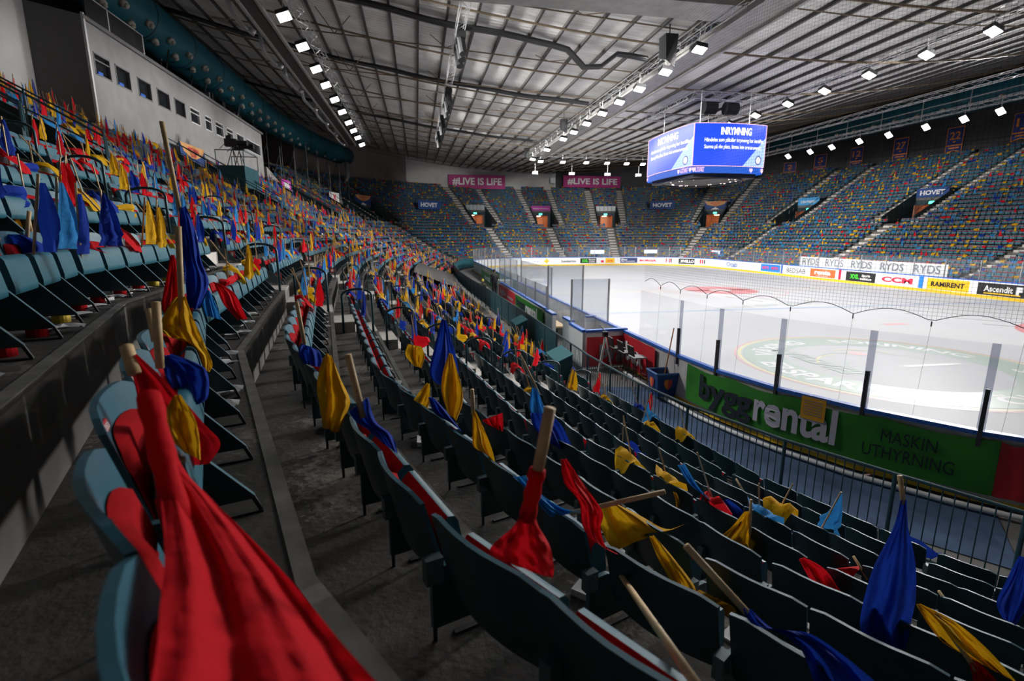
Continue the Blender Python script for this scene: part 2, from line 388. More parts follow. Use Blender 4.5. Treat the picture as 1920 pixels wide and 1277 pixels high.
# ice markings (flat paint 3 mm above the ice)
M_IRED = mat('ice_paint_red', (.72, .30, .32), .5); M_IBLUE = mat('ice_paint_blue', (.42, .50, .68), .5); M_IGREY = mat('ice_paint_grey', (.50, .55, .54), .5)
M_IGRN = mat('ice_paint_greygreen', (.46, .54, .50), .5); M_ILOGO = mat('ice_paint_pale', (.66, .68, .66), .5); M_IPINK = mat('ice_paint_pink', (.78, .50, .53), .5); M_IYEL = mat('ice_paint_yellow', (.76, .72, .48), .5)
M_ITAN = mat('ice_paint_tan', (.72, .62, .54), .5)
def ring(cx, cy, r0, r1, z=.004, n=64, a0=0, a1=360):
    mb = MB()
    for i in range(n):
        a, b = R_(a0 + (a1 - a0) * i / n), R_(a0 + (a1 - a0) * (i + 1) / n)
        mb.quad((cx + r0 * math.cos(a), cy + r0 * math.sin(a), z), (cx + r1 * math.cos(a), cy + r1 * math.sin(a), z), (cx + r1 * math.cos(b), cy + r1 * math.sin(b), z), (cx + r0 * math.cos(b), cy + r0 * math.sin(b), z))
    return mb
def rect(x0, y0, x1, y1, z=.004): mb = MB(); mb.quad((x0, y0, z), (x1, y0, z), (x1, y1, z), (x0, y1, z)); return mb
ice.location = (0, 0, 0)
FOX, FOY = 14.6, 13.4
ring(FOX, FOY, 4.45, 4.53).obj('face_off_circle', M_IPINK, ice)
ring(FOX, FOY, 4.30, 4.42).obj('logo_ring_edge', M_IYEL, ice)
ring(FOX, FOY, 2.95, 4.25).obj('logo_ring', M_IGRN, ice)
ring(FOX + .3, FOY + 1.5, 0, .30).obj('logo_dot', M_IPINK, ice)
rect(FOX + .3, FOY - .4, FOX + 2.4, FOY - .2).obj('logo_bar', M_ILOGO, ice)
for i in range(5):
    a = R_(20 + i * 55); rr = 1.2 + .3 * (i % 2); ring(FOX + .6 * math.cos(a), FOY + .6 * math.sin(a), rr, rr + .08, .005, 20, 30 * i, 30 * i + 70).obj('logo_stroke', M_IYEL if i % 2 else M_IGRN, ice)
def arc_text(body, cx, cy, r0, r1, a0, a1, m, z=.008):
    v, f, _ = text_mesh(body, .03); mb = MB()
    mb.v = [(cx + (r0 + (r1 - r0) * y) * math.cos(R_(a0 + (a1 - a0) * x)), cy + (r0 + (r1 - r0) * y) * math.sin(R_(a0 + (a1 - a0) * x)), z) for x, y in v]
    mb.f = list(f); mb.m = [0] * len(f); mb.obj('lettering', m, ice)
M_IWHITE = mat('ice_paint_white', (.80, .80, .82), .5)
arc_text('ERSPARNING', FOX, FOY, 4.0, 3.2, 165, 250, M_IWHITE); arc_text('ÖKARPERS', FOX, FOY, 4.0, 3.2, 262, 340, M_IWHITE)
arc_text('SÖRJNING', FOX, FOY, 3.2, 4.0, 75, 5, M_IWHITE); arc_text('VÄXING', FOX, FOY, 3.2, 4.0, 150, 95, M_IWHITE)
lettering('PARTNER', lambda x, y: np.array([FOX - 2.3 + .7 * (1 - y), FOY + 1.9 - 3.4 * x + .6, .008]), M_IGRN, ice, .02)
ring(FOX + 14.2, FOY + 1.0, 4.30, 4.62).obj('face_off_circle', M_IRED, ice)
rect(FOX + 12.6, FOY + 1.9, FOX + 16.5, FOY + 2.4).obj('ice_logo', M_IPINK, ice)
ring(RX0 + RR, RY1 - 12, 4.45, 4.55).obj('face_off_circle', M_IGREY, ice); ring(RX1 - RR, RY1 - 12, 4.45, 4.55).obj('face_off_circle', M_IGREY, ice)
ring(22.2, 34.9, 4.4, 4.5).obj('centre_circle', M_IPINK, ice); ring(22.2, 34.9, .8, 2.6).obj('centre_logo', M_IRED, ice)
rect(RX0, 25.2, RX1, 25.5).obj('blue_line', M_IBLUE, ice); rect(RX0, 34.75, RX1, 35.05).obj('red_line', M_ITAN, ice); rect(RX0, 43.5, RX1, 43.8).obj('blue_line', M_IBLUE, ice)
rect(RX0 + 1, RY0 + 4, RX1 - 1, RY0 + 4.05).obj('goal_line', M_IPINK, ice); rect(RX0 + 1, RY1 - 4.05, RX1 - 1, RY1 - 4).obj('goal_line', M_IPINK, ice)
a_, b_ = atz(1345, 579, .006), atz(1538, 565, .006); d_ = b_ - a_; mb = MB()
for i in range(26):
    if i in (3, 8, 15): continue
    x, w_, h_ = i / 26, random.uniform(.018, .034), random.uniform(.25, .6); p = a_ + d_ * x; q = a_ + d_ * (x + w_); e = np.array([0.1, h_, 0])
    mb.quad(p - e, q - e, q + e, p + e)
mb.obj('worn_print', M_IGREY, ice)
rect(21.0, 19.6, 22.2, 20.0).obj('ice_mark', M_IPINK, ice)

# ================================================================== dasher boards, glass, adverts
def glass_mat(name, tint=(.975, .98, .985), refl=.10, haze=.022):
    m = bpy.data.materials.new(name); m.use_nodes = True; nt = m.node_tree; nt.nodes.remove(nt.nodes['Principled BSDF'])
    tr = nt.nodes.new('ShaderNodeBsdfTransparent'); tr.inputs[0].default_value = (*tint, 1)
    gl = nt.nodes.new('ShaderNodeBsdfGlossy'); gl.inputs['Roughness'].default_value = .06; gl.inputs[0].default_value = (.9, .9, .9, 1)
    df = nt.nodes.new('ShaderNodeBsdfDiffuse'); df.inputs[0].default_value = (.75, .78, .82, 1)
    lw = nt.nodes.new('ShaderNodeLayerWeight'); lw.inputs[0].default_value = .5; pw = nt.nodes.new('ShaderNodeMath'); pw.operation = 'POWER'; pw.inputs[1].default_value = 5; nt.links.new(lw.outputs['Facing'], pw.inputs[0]); fr = nt.nodes.new('ShaderNodeMath'); fr.operation = 'MULTIPLY_ADD'; fr.inputs[1].default_value = .5; fr.inputs[2].default_value = .02; nt.links.new(pw.outputs[0], fr.inputs[0])
    m1 = nt.nodes.new('ShaderNodeMixShader'); m1.inputs[0].default_value = haze; nt.links.new(tr.outputs[0], m1.inputs[1]); nt.links.new(df.outputs[0], m1.inputs[2])
    m2 = nt.nodes.new('ShaderNodeMixShader'); nt.links.new(fr.outputs[0], m2.inputs[0]); nt.links.new(m1.outputs[0], m2.inputs[1]); nt.links.new(gl.outputs[0], m2.inputs[2])
    nt.links.new(m2.outputs[0], nt.nodes['Material Output'].inputs[0]); MATS[name] = m; return m
M_GLASS = glass_mat('rink_glass'); M_GLASS2 = glass_mat('bench_glass', (.86, .88, .90), haze=.10); M_EDGE = glass_mat('glass_edge', (.78, .79, .86), haze=.22)
M_BOARD = mat('board_white', (.80, .80, .80), .4); M_KICK = mat('kickplate_yellow', (.78, .50, .02), .5); M_CAP = mat('cap_rail_blue', (.02, .12, .50), .4)
M_BACK = mat('board_back_grey', (.45, .45, .44), .6, var=.2, scale=3); M_AGRN = mat('advert_green', (.022, .19, .012), .55, var=.2, scale=2.5); M_ARED = mat('advert_red', (.52, .012, .025), .55, var=.15, scale=2)
M_ABLK = mat('advert_black', (.012, .012, .014), .5); M_ANAVY = mat('advert_navy', (.012, .035, .14), .5); M_AYEL = mat('advert_yellow', (.86, .52, .01), .5); M_AORG = mat('advert_orange', (.85, .13, .03), .5)
M_ABLU = mat('advert_blue', (.01, .20, .68), .5); M_LRED = mat('letter_red', (.72, .02, .06), .5); M_LGREY = mat('letter_grey', (.50, .48, .56), .6); M_LDGREY = mat('letter_dark_grey', (.20, .21, .25), .6)
M_LGRN = mat('letter_green', (.05, .62, .03), .5); M_LBLU = mat('letter_blue', (.06, .14, .42), .5); M_BLKR = mat('stanchion_black', (.03, .03, .032), .5)
boards = thing('rink_boards', 'white hockey rink boards with blue cap rail, yellow kickplate and glass', 'rink boards', (RX0, 34.9, 0))
def rp(i): return np.array(RP[i % NRP])
def outn(i):
    d = rp(i + 1) - rp(i); d /= np.linalg.norm(d); return np.array([-d[1], d[0]])
for i in range(NRP):
    a, b = rp(i), rp(i + 1); n = outn(i); th = .06; bench = i < 20 and 14.8 < (a[1] + b[1]) / 2 < 31.5
    def slab(nm, m, z0, z1, d0, d1, sm=False):
        mb = MB(); p = [a + n * d0, b + n * d0, b + n * d1, a + n * d1]
        mb.hexa([(*q, z0) for q in p] + [(*q, z1) for q in p]); return kid(mb, nm, m, boards)
    mb = MB(); p = [a, b, b + n * th, a + n * th]
    mb.cur = 0; mb.quad((*a, .2), (*b, .2), (*b, 1.08), (*a, 1.08)); mb.cur = 1
    mb.quad((*p[3], .1), (*p[3], 1.08), (*p[2], 1.08), (*p[2], .1)); mb.quad((*p[0], 1.08), (*p[1], 1.08), (*p[2], 1.08), (*p[3], 1.08))
    kid(mb, 'board_panel', [M_BOARD, M_BACK], boards)
    slab('kickplate', M_KICK, 0, .2, -.012, .03); slab('cap_rail', M_CAP, 1.08, 1.15, -.02, .10)
    right = abs(a[0] - RX1) < .1 and abs(b[0] - RX1) < .1
    if not bench:
        zt = 2.48 if True else 3
        slab('glass_pane', M_GLASS, 1.15, zt, .03, .042)
        mb = MB(); q = a + n * .075; t = (b - a) / np.linalg.norm(b - a)
        c = [q - t * .028 - n * .03, q + t * .028 - n * .03, q + t * .028 + n * .03, q - t * .028 + n * .03]
        near_side = np.linalg.norm(a) < 22
        mb.hexa([(*r, .9) for r in c] + [(*r, 1.80 if near_side else 2.45) for r in c]); kid(mb, 'stanchion', M_BLKR if near_side else M_STEEL, boards)
        if near_side:
            mb = MB(); c = [a + n * .02 - t * .05, a + n * .02 + t * .05, a + n * .055 + t * .05, a + n * .055 - t * .05]
            mb.hexa([(*r, 1.15) for r in c] + [(*r, 2.48) for r in c]); o = kid(mb, 'glass_joint_strip', M_EDGE, boards)

# adverts printed on the inside of the far boards, placed by the point of the boards they stand on
CUM = [0.0]
for i in range(NRP): CUM.append(CUM[-1] + float(np.linalg.norm(rp(i + 1) - rp(i))))
def rink_s(s, off, z):
    s = s % CUM[-1]; i = int(np.searchsorted(CUM, s, side='right')) - 1; q = (s - CUM[i]) / (CUM[i + 1] - CUM[i])
    p = rp(i) * (1 - q) + rp(i + 1) * q + outn(i) * off; return np.array([p[0], p[1], z])
_SS = np.linspace(CUM[21], CUM[66], 1500); _UU = [proj(rink_s(s, 0, .6))[0] for s in _SS]
def s_of_u(u): return float(_SS[int(np.argmin([abs(x - u) if True else 0 for x in _UU]))])
def advert(u0, u1, z0, z1, bg, texts, off=-.006):
    s0, s1 = s_of_u(u0), s_of_u(u1); par = boards
    if bg is not None:
        mb = MB(); N = 6
        for i in range(N):
            a, b = s0 + (s1 - s0) * i / N, s0 + (s1 - s0) * (i + 1) / N
            mb.quad(rink_s(a, off, z0), rink_s(b, off, z0), rink_s(b, off, z1), rink_s(a, off, z1))
        par = kid(mb, 'advert', bg, boards)
        par.location = (0, 0, 0)
    for (body, x0, x1, y0, y1, m, bold) in texts:
        def fn(x, y):
            return rink_s(s0 + (s1 - s0) * (x0 + (x1 - x0) * x), off - .008, z0 + (z1 - z0) * (y0 + (y1 - y0) * y))
        v, f, _ = text_mesh(body, bold); mb = MB(); mb.v = [tuple(fn(x, y)) for x, y in v]; mb.f = list(f); mb.m = [0] * len(f)
        kid(mb, 'lettering', m, boards)
advert(983, 1012, .35, .9, None, [('svenska F reningar', 0, 1, .3, .6, M_LBLU, 0)])
advert(1020, 1030, .35, .95, None, [('+', 0, 1, 0, 1, M_AYEL, .08)])
advert(1052, 1083, .4, .9, None, [('Sundström', 0, .9, .1, .75, M_ABLK, .03)])
advert(1088, 1118, .32, 1.0, M_ABLK, [('XXL', .1, .48, .2, .8, M_LGRN, .05), ('Sports\noutlet', .52, .93, .15, .85, M_WHITE, .03)])
advert(1135, 1152, .32, .98, M_AYEL, [('tre', .2, .8, .25, .7, M_AORG, .05)]); advert(1127, 1132, .4, .7, M_LRED, [])
advert(1163, 1195, .34, 1.0, M_ANAVY, [('Bau Consulting', .06, .9, .15, .45, M_WHITE, .02), ('Bau', .06, .4, .5, .88, M_WHITE, .03)])
advert(1199, 1231, .4, .9, None, [('BORGA', 0, 1, .2, .75, M_LRED, .05)])
for u, m in ((1248, M_LRED), (1252, M_LGREY), (1255, M_LRED), (1258, M_ABLK)): advert(u, u + 2.2, .4, .95, m, [])
advert(1272, 1302, .30, 1.0, M_ABLK, [('DIVELLO', .05, .95, .22, .78, M_WHITE, .05)])
for u, m in ((1312, M_LRED), (1316, M_LRED), (1319.5, M_ABLK)): advert(u, u + 2.4, .45, .95, m, [])
advert(1335, 1350, .4, .95, None, [('RYDS', 0, 1, .2, .9, M_LGREY, .01)])
advert(1362, 1382, .35, .95, None, [('Ocab', 0, 1, .1, .95, M_LBLU, .02)])
advert(1395, 1419, .4, .95, None, [('Isolamin', 0, 1, .35, .8, M_LGREY, 0)])
advert(1427, 1462, .28, 1.02, M_ABLU, [('NETTO', .08, .44, .3, .7, M_LRED, .05), ('NETTO', .56, .92, .3, .7, M_LRED, .05)])
advert(1463.5, 1467.5, .22, 1.07, M_LBLU, []); advert(1475, 1510, .35, .95, None, [('BEDSAB', 0, 1, .05, .85, M_ABLK, .0)])
advert(1519, 1566, .25, .98, M_AORG, [('renta', .18, .82, .3, .85, M_WHITE, .05), ('byggmaskiner', .25, .75, .08, .2, M_WHITE, .01)])
advert(1572.5, 1577.5, .22, 1.07, M_LRED, []); advert(1586, 1641, .22, 1.0, M_ABLK, [('XXL', .14, .46, .25, .75, M_LGRN, .06), ('Sports\noutlet.se', .5, .88, .2, .8, M_WHITE, .04)])
advert(1653, 1711, .35, .92, None, [('CCM', 0, 1, .12, .88, M_LRED, .05)])
advert(1723, 1731.5, .22, 1.07, M_ABLU, [])
advert(1738, 1818, .24, 1.0, M_AYEL, [('RAMIRENT', .1, .9, .28, .72, M_ABLK, .04)])
advert(1833, 1925, .22, 1.0, M_ABLK, [('Ascendit', .14, .74, .3, .8, M_WHITE, .02), ('F', .8, .93, .2, .85, M_WHITE, .08), ('------------', .15, .9, .12, .22, M_AYEL, .03)])

# outside of the near corner: cloth banners on the board backs
def outside_banner(s0, s1, z0, z1, m, texts, label, sag=.05):
    a, b = rink_s(s0, .11, 0), rink_s(s1, .11, 0); root = thing('banner', label, 'banner', (a[0], a[1], z0))
    N = max(6, int(abs(s1 - s0) / .35)); P = []
    for j in range(5):
        row = []
        for i in range(N + 1):
            s = s0 + (s1 - s0) * i / N; w = .016 * math.sin(i * 1.7 + j * .9) + .012 * math.sin(i * .6 - j)
            row.append(rink_s(s, .125 + w, z0 + (z1 - z0) * j / 4 - (sag * abs(math.sin(i * math.pi / 4)) if j == 4 else 0)))
        P.append(row)
    mb = MB(); mb.grid(P); kid(mb, 'banner_cloth', m, root, True)
    for (body, x0, x1, y0, y1, mm, bold) in texts:
        lettering(body, lambda x, y: rink_s(s0 + (s1 - s0) * (x0 + (x1 - x0) * x), .160, z0 + (z1 - z0) * (y0 + (y1 - y0) * y)), mm, root, bold)
    return root
_S2 = np.linspace(CUM[NRP - 16], CUM[NRP] + 14, 1600); _U2 = [proj(rink_s(s, .11, .7))[0] for s in _S2]
def s_near(u): return float(_S2[int(np.argmin([abs(x - u) for x in _U2]))])
g0, g1, g2, g3 = s_near(1288), s_near(1560), s_near(1868), s_near(1950)
def fr(u, a, b): return (s_near(u) - a) / (b - a)
M_LETD = mat('letter_dark_navy', (.006, .012, .022), .6)
gb = outside_banner(g0, g2, .18, 1.05, M_AGRN, [
    ('bygg', fr(1315, g0, g2), fr(1413, g0, g2), .04, .88, M_LETD, .03), ('rental', fr(1416, g0, g2), fr(1572, g0, g2), .2, .95, M_LGREY, .03),
    ('MASKIN\nUTHYRNING', fr(1622, g0, g2), fr(1792, g0, g2), .22, .80, M_LETD, 0.0)], 'long green advertising banner on the near curved rink boards')
outside_banner(g2 , g3, .18, 1.05, M_ARED, [], 'red advertising banner next to the long green one on the near boards')
mb = MB(); s0, s1 = s_near(1503), s_near(1546); N = 4
for i in range(N): a, b = s0 + (s1 - s0) * i / N, s0 + (s1 - s0) * (i + 1) / N; mb.quad(rink_s(a, .175, .72), rink_s(a, .175, 1.14), rink_s(b, .175, 1.14), rink_s(b, .175, .72))
ps = thing('notice', 'yellow notice sheet taped over the green rental banner', 'notice', tuple(rink_s(s0, .175, .72))); kid(mb, 'sheet', mat('notice_yellow', (.62, .30, .01), .7), ps)
for j in range(6): 
    mb = MB(); z = 1.06 - j * .05; mb.quad(rink_s(s0 + (s1 - s0) * .12, .180, z), rink_s(s0 + (s1 - s0) * .12, .180, z + .015), rink_s(s0 + (s1 - s0) * .88, .180, z + .015), rink_s(s0 + (s1 - s0) * .88, .180, z)); kid(mb, 'printed_line', M_LDGREY, ps)

# red "byggbox" banner: transverse wall end + along the boards
bw = thing('team_bench', 'white players bench enclosure with blue capped walls beside the rink', 'bench', (4.95, 18.5, 0))
def wall_seg(p0, p1, z0, z1, th, m, nm, cap=True, par=bw):
    mb = MB(); mb.obox(p0, p1, th, z0, z1); o = kid(mb, nm, m, par)
    if cap: mb = MB(); mb.obox(p0, p1, th + .05, z1, z1 + .07); kid(mb, 'blue_cap', M_CAP, par)
wall_seg((4.95, 14.75), (6.35, 14.9), 0, 1.12, .12, M_BOARD, 'end_wall'); wall_seg((4.93, 14.75), (4.93, 16.2), 0, 1.12, .1, M_BOARD, 'back_wall')
wall_seg((4.9, 19.3), (4.98, 31.5), .35, 1.15, .1, M_BOARD, 'back_wall'); wall_seg((5.9, 17.6), (6.3, 17.6), 0, 1.1, .1, M_BOARD, 'divider')
wall_seg((4.9, 18.2), (4.9, 19.3), 0, 1.12, .14, M_BOARD, 'gate_post'); wall_seg((5.1, 16.6), (5.1, 17.5), 0, 1.12, .14, M_BOARD, 'gate_post')
wall_seg((4.9, 31.6), (5.7, 31.6), 0, 1.3, .9, M_BOARD, 'scorer_cabinet', False); wall_seg((5.15, 19.5), (5.15, 31), .1, .35, .5, M_DARK, 'plinth', False)
mb = MB(); mb.box((5.35, 19.5, .40), (5.75, 31, .46)); kid(mb, 'bench_seat', M_WOOD, bw)
for i in range(6):
    y = 19.6 + i * 2.0; mb = MB(); mb.box((4.94, y + .03, 1.22), (4.955, y + 1.97, 2.05)); kid(mb, 'glass_pane', M_GLASS2, bw)
    mb = MB(); mb.box((4.92, y - .02, 1.2), (4.97, y + .02, 2.07)); kid(mb, 'glass_post', M_STEEL, bw)
for (x0, y0, x1, y1, z1) in ((4.9, 19.2, 6.3, 19.2, 2.9), (5.0, 16.4, 6.3, 16.4, 2.6), (4.95, 31.5, 6.3, 31.5, 2.9), (6.3, 24, 6.3, 31.4, 2.5)):
    mb = MB(); mb.obox((x0, y0), (x1, y1), .015, 1.15, z1); kid(mb, 'glass_screen', M_GLASS2, bw)
    for p in ((x0, y0), (x1, y1)): mb = MB(); mb.box((p[0] - .025, p[1] - .025, .1), (p[0] + .025, p[1] + .025, z1)); kid(mb, 'screen_post', M_STEEL, bw)
def side_banner(p0, p1, z0, z1, m, texts, label, off):
    p0 = np.array(p0, float); p1 = np.array(p1, float); t = (p1 - p0) / np.linalg.norm(p1 - p0); n = np.array([t[1], -t[0]]) * off
    root = thing('banner', label, 'banner', (p0[0], p0[1], z0)); N = 12; P = []
    L = np.linalg.norm(p1 - p0)
    for j in range(4):
        P.append([(*(p0 + t * L * i / N + n * (1 + .25 * math.sin(i * 1.3 + j))), z0 + (z1 - z0) * j / 3) for i in range(N + 1)])
    mb = MB(); mb.grid(P); kid(mb, 'banner_cloth', m, root, True)
    for (body, x0, x1, y0, y1, mm, bold) in texts:
        lettering(body, lambda x, y: np.array([*(p0 + t * L * (x0 + (x1 - x0) * x) + n * 1.45), z0 + (z1 - z0) * (y0 + (y1 - y0) * y)]), mm, root, bold)
    return root
side_banner((4.97, 14.66), (6.28, 14.80), .06, .98, M_ARED, [('byg', .32, .98, .1, .75, M_LDGREY, .04)], 'red banner across the white end wall of the players bench', .04)
side_banner((6.24, 14.75), (6.20, 12.45), .12, 1.06, M_ARED, [('g', -.04, .12, .2, .75, M_LDGREY, .04), ('box', .14, .72, .2, .82, M_WHITE, .04)], 'red banner with white lettering along the boards by the stools', .06)
side_banner((4.83, 31.0), (4.80, 25.4), .42, 1.13, M_ARED, [('byggbox', .12, .5, .2, .75, M_LGREY, .03), ('inhyrning', .58, .9, .25, .6, M_LGREY, .02)], 'red banner on the far half of the bench back wall', .03)
side_banner((4.80, 25.3), (4.78, 19.4), .40, 1.13, M_AGRN, [('bygg', .06, .42, .2, .85, M_LETD, .05), ('rental', .44, .84, .2, .9, M_WHITE, .04)], 'green banner on the near half of the bench back wall', .03)
side_banner((5.5, 45), (5.3, 36.5), .35, 1.1, M_AGRN, [('rental', .3, .8, .2, .8, M_WHITE, .04)], 'short green banner beyond the scorer box', .05)

# far bench banner (white, grey letters) behind the far glass
fb = thing('banner', 'white banner with grey letters behind the far boards', 'banner', (37.6, 38.5, .6)); mb = MB()
for i in range(12): y0, y1 = 31.0 + i * 1.24, 31.0 + (i + 1) * 1.24; mb.quad((37.6, y0, .5), (37.6, y1, .5), (37.6, y1, 1.95), (37.6, y0, 1.95))
kid(mb, 'banner_cloth', M_WHITE, fb)
for i in range(5): y = 45.4 - i * 2.95; lettering('RYDS', lambda x, yy: np.array([37.56, y - 2.1 * x, 1.22 + .62 * yy]), M_LDGREY, fb, .01)
for (u, w) in ((1120, 6), (1220, 5), (1340, 4)):
    p = aty(u, 476, 70.5) if u < 1260 else atx(u, 488, 40.5)
    d = thing('ribbon_display', f"{'white lit display strip behind the far end glass' if u < 1180 else ('lit display strip above the far goal boards' if u < 1300 else 'lit display strip behind the far corner glass')}", 'display', tuple(p))
    if u < 1260: mb = MB(); mb.box((p[0] - 1.0, p[1], 1.45), (p[0] + 1.0, p[1] + .08, 1.95))
    else: mb = MB(); mb.box((p[0], p[1] - 1.0, 1.45), (p[0] + .08, p[1] + 1.0, 1.95))
    kid(mb, 'screen', mat('display_white_blue', (.65, .75, 1.0), .5, emit=1.2), d)

# ================================================================== rink-side fence
FENCE = [(11.5, 69.8), (7.2, 66.2), (4.6, 60.5), (3.55, 52), (3.36, 44), (3.45, 36.5), (3.85, 26), (4.02, 19), (4.07, 14.8), (4.09, 11.9), (4.3, 9.35), (4.58, 7.9), (5.18, 6.2), (5.79, 4.99), (6.35, 3.95), (7.2, 2.75), (8.3, 1.6)]
fen = thing('rink_fence', 'dark teal steel fence of panels and bars below the front seats', 'fence', (4.07, 14.8, 0))
FZ = 1.10; kk = 0
for i in range(len(FENCE) - 1):
    a, b = np.array(FENCE[i]), np.array(FENCE[i + 1]); L = np.linalg.norm(b - a); n = max(1, int(round(L / 1.6)))
    solid = i < 8
    for j in range(n):
        p, q = a + (b - a) * j / n, a + (b - a) * (j + 1) / n
        mb = MB(); mb.tube((*p, 0), (*p, FZ), .025, 8); kid(mb, 'post', M_RAIL, fen)
        mb = MB(); mb.tube((*p, FZ), (*q, FZ), .024, 8); kid(mb, 'top_rail', M_RAIL, fen); mb = MB(); mb.tube((*p, .13), (*q, .13), .018, 6); kid(mb, 'bottom_rail', M_RAIL, fen)
        if solid or i == len(FENCE) - 2: mb = MB(); mb.obox(p, q, .012, .16, FZ - .02); kid(mb, 'sheet_panel', M_TEAL, fen)
        else:
            nb = int(round(np.linalg.norm(q - p) / .115))
            for m in range(1, nb): 
                r = p + (q - p) * m / nb; mb = MB(); mb.tube((*r, .13), (*r, FZ), .0075, 5, cap=False); kid(mb, 'bar', M_RAIL, fen)
for (y0, y1) in ((12.3, 13.4), (17.9, 19.0)):
    x = 3.85; o = thing('fence_box', f"teal metal box hung on the seat side of the fence, {'nearer' if y0 < 15 else 'farther'} of two", 'box', (x, y0, .3))
    mb = MB(); mb.hexa([(x - .42, y0, .1), (x - .04, y0, .1), (x - .04, y1, .1), (x - .42, y1, .1), (x - .42, y0, .82), (x - .04, y0, 1.0), (x - .04, y1, 1.0), (x - .42, y1, .82)]); kid(mb, 'box_body', M_TEAL, o)
    mb = MB(); mb.hexa([(x - .46, y0 - .03, .82), (x - .02, y0 - .03, 1.02), (x - .02, y1 + .03, 1.02), (x - .46, y1 + .03, .82), (x - .46, y0 - .03, .85), (x - .02, y0 - .03, 1.05), (x - .02, y1 + .03, 1.05), (x - .46, y1 + .03, .85)]); kid(mb, 'box_lid', mat('teal_lid', (.015, .16, .19), .45), o)

# blue carpet by the near corner
mb = MB(); C = [(4.6, 12.9), (6.0, 12.6), (6.2, 10.9), (6.55, 9.3), (7.35, 7.3), (8.4, 5.6), (7.2, 4.4), (6.4, 5.4), (5.7, 6.7), (4.9, 8.4), (4.45, 10.4)]
mb.poly([(*p, -.045) for p in reversed(C)]); mb.obj('carpet', mat('carpet_blue', (.07, .12, .22), .95, var=.25, scale=2), label='blue floor covering between the fence and the near rink corner', cat='carpet')
# black floor along the boards + kerb pipe
mb = MB()
P_ = [rink_s(s, .35, .0) for s in np.linspace(CUM[NRP] - 12.5, CUM[NRP] + 3.0, 26)]
mb.path([(p[0], p[1], .03) for p in P_], .045, 6); mb.obj('floor_pipe', M_WHITE, None, True, 'white pipe lying along the foot of the green banner', 'pipe')

# wheeled bin with shovel
bx_, by_ = 6.62, 11.55
bin_ = thing('wheeled_bin', 'blue bin with orange crests standing by the green banner', 'bin', (5.98, 11.6, 0)); X, Y = 5.98, 11.6
mb = MB(); w0, w1 = .22, .30
pts = []
for (w, z) in ((w0, .08), (w1, .66)): pts += [(X - w, Y - w, z), (X + w, Y - w, z), (X + w, Y + w, z), (X - w, Y + w, z)]
mb.v = pts; mb.f = [(0, 3, 2, 1), (0, 1, 5, 4), (1, 2, 6, 5), (2, 3, 7, 6), (3, 0, 4, 7)]; mb.m = [0] * 5; kid(mb, 'bin_body', mat('bin_blue', (.008, .05, .20), .45), bin_)
mb = MB()
for (a, b) in (((-1, -1), (1, -1)), ((1, -1), (1, 1)), ((1, 1), (-1, 1)), ((-1, 1), (-1, -1))): mb.tube((X + a[0] * w1, Y + a[1] * w1, .67), (X + b[0] * w1, Y + b[1] * w1, .67), .028, 6)
kid(mb, 'rim', mat('bin_rim_blue', (.02, .12, .36), .45), bin_)
for (dx, dy) in ((-.18, -.18), (.18, -.18), (-.18, .18), (.18, .18)): mb = MB(); mb.tube((X + dx - .02, Y + dy, .045), (X + dx + .02, Y + dy, .045), .045, 10); kid(mb, 'wheel', M_DARK, bin_)
def crest(ax):
    for c, (sgn, mm) in enumerate(((-1, mat('crest_orange', (.85, .22, .04), .5)), (1, mat('crest_red', (.55, .04, .04), .5)))):
        o_ = np.array([X, Y - .275, .42]) if ax else np.array([X - .275, Y, .42]); r = np.array([1, 0, 0]) if ax else np.array([0, -1, 0]); nn = np.array([0, -.02, 0]) if ax else np.array([-.02, 0, 0])
        mb = MB(); mb.poly([o_ + nn + r * x * sgn + np.array([0, 0, z]) for x, z in ((0, .11), (.10, .10), (.11, 0), (.06, -.10), (0, -.15))]); kid(mb, 'crest', mm, bin_)
crest(True); crest(False)
sh = thing('shovel', 'long wooden shovel leaning upright in the blue bin', 'shovel', (X, Y, .3)); mb = MB(); mb.tube((X, Y, .3), (X + .28, Y + .12, 1.75), .016, 8); kid(mb, 'shaft', mat('shaft_wood', (.45, .16, .04), .5), sh)
mb = MB(); mb.obox((X - .12, Y), (X + .12, Y), .02, .14, .40); kid(mb, 'blade', M_STEEL, sh)
# black bar stools
for i in range(3):
    x, y = 5.75 + .05 * i, 14.1 - i * .62; st = thing('bar_stool', f"black tall stool facing the red banner, {ordinal(i + 1)} from the bench", 'stool', (x, y, 0), 'black stools by the boards')
    mb = MB(); mb.box((x - .19, y - .2, .74), (x + .19, y + .2, .77)); kid(mb, 'seat', M_DARK if i < 2 else mat('stool_grey', (.25, .28, .30), .5), st)
    mb = MB(); mb.hexa([(x - .2, y - .2, .8), (x - .17, y - .2, .8), (x - .17, y + .2, .8), (x - .2, y + .2, .8), (x - .25, y - .2, 1.08), (x - .22, y - .2, 1.08), (x - .22, y + .2, 1.08), (x - .25, y + .2, 1.08)]); kid(mb, 'backrest', M_DARK, st)
    for (dx, dy) in ((-.18, -.18), (.18, -.18), (-.18, .18), (.18, .18)): mb = MB(); mb.tube((x + dx, y + dy, .74), (x + dx * 1.2, y + dy * 1.2, 0), .012, 6); kid(mb, 'leg', M_DARK, st)
    for (a, b) in (((-.2, -.2), (.2, -.2)), ((.2, -.2), (.2, .2)), ((.2, .2), (-.2, .2))): mb = MB(); mb.tube((x + a[0], y + a[1], .25), (x + b[0], y + b[1], .25), .01, 6); kid(mb, 'footrest', M_DARK, st)
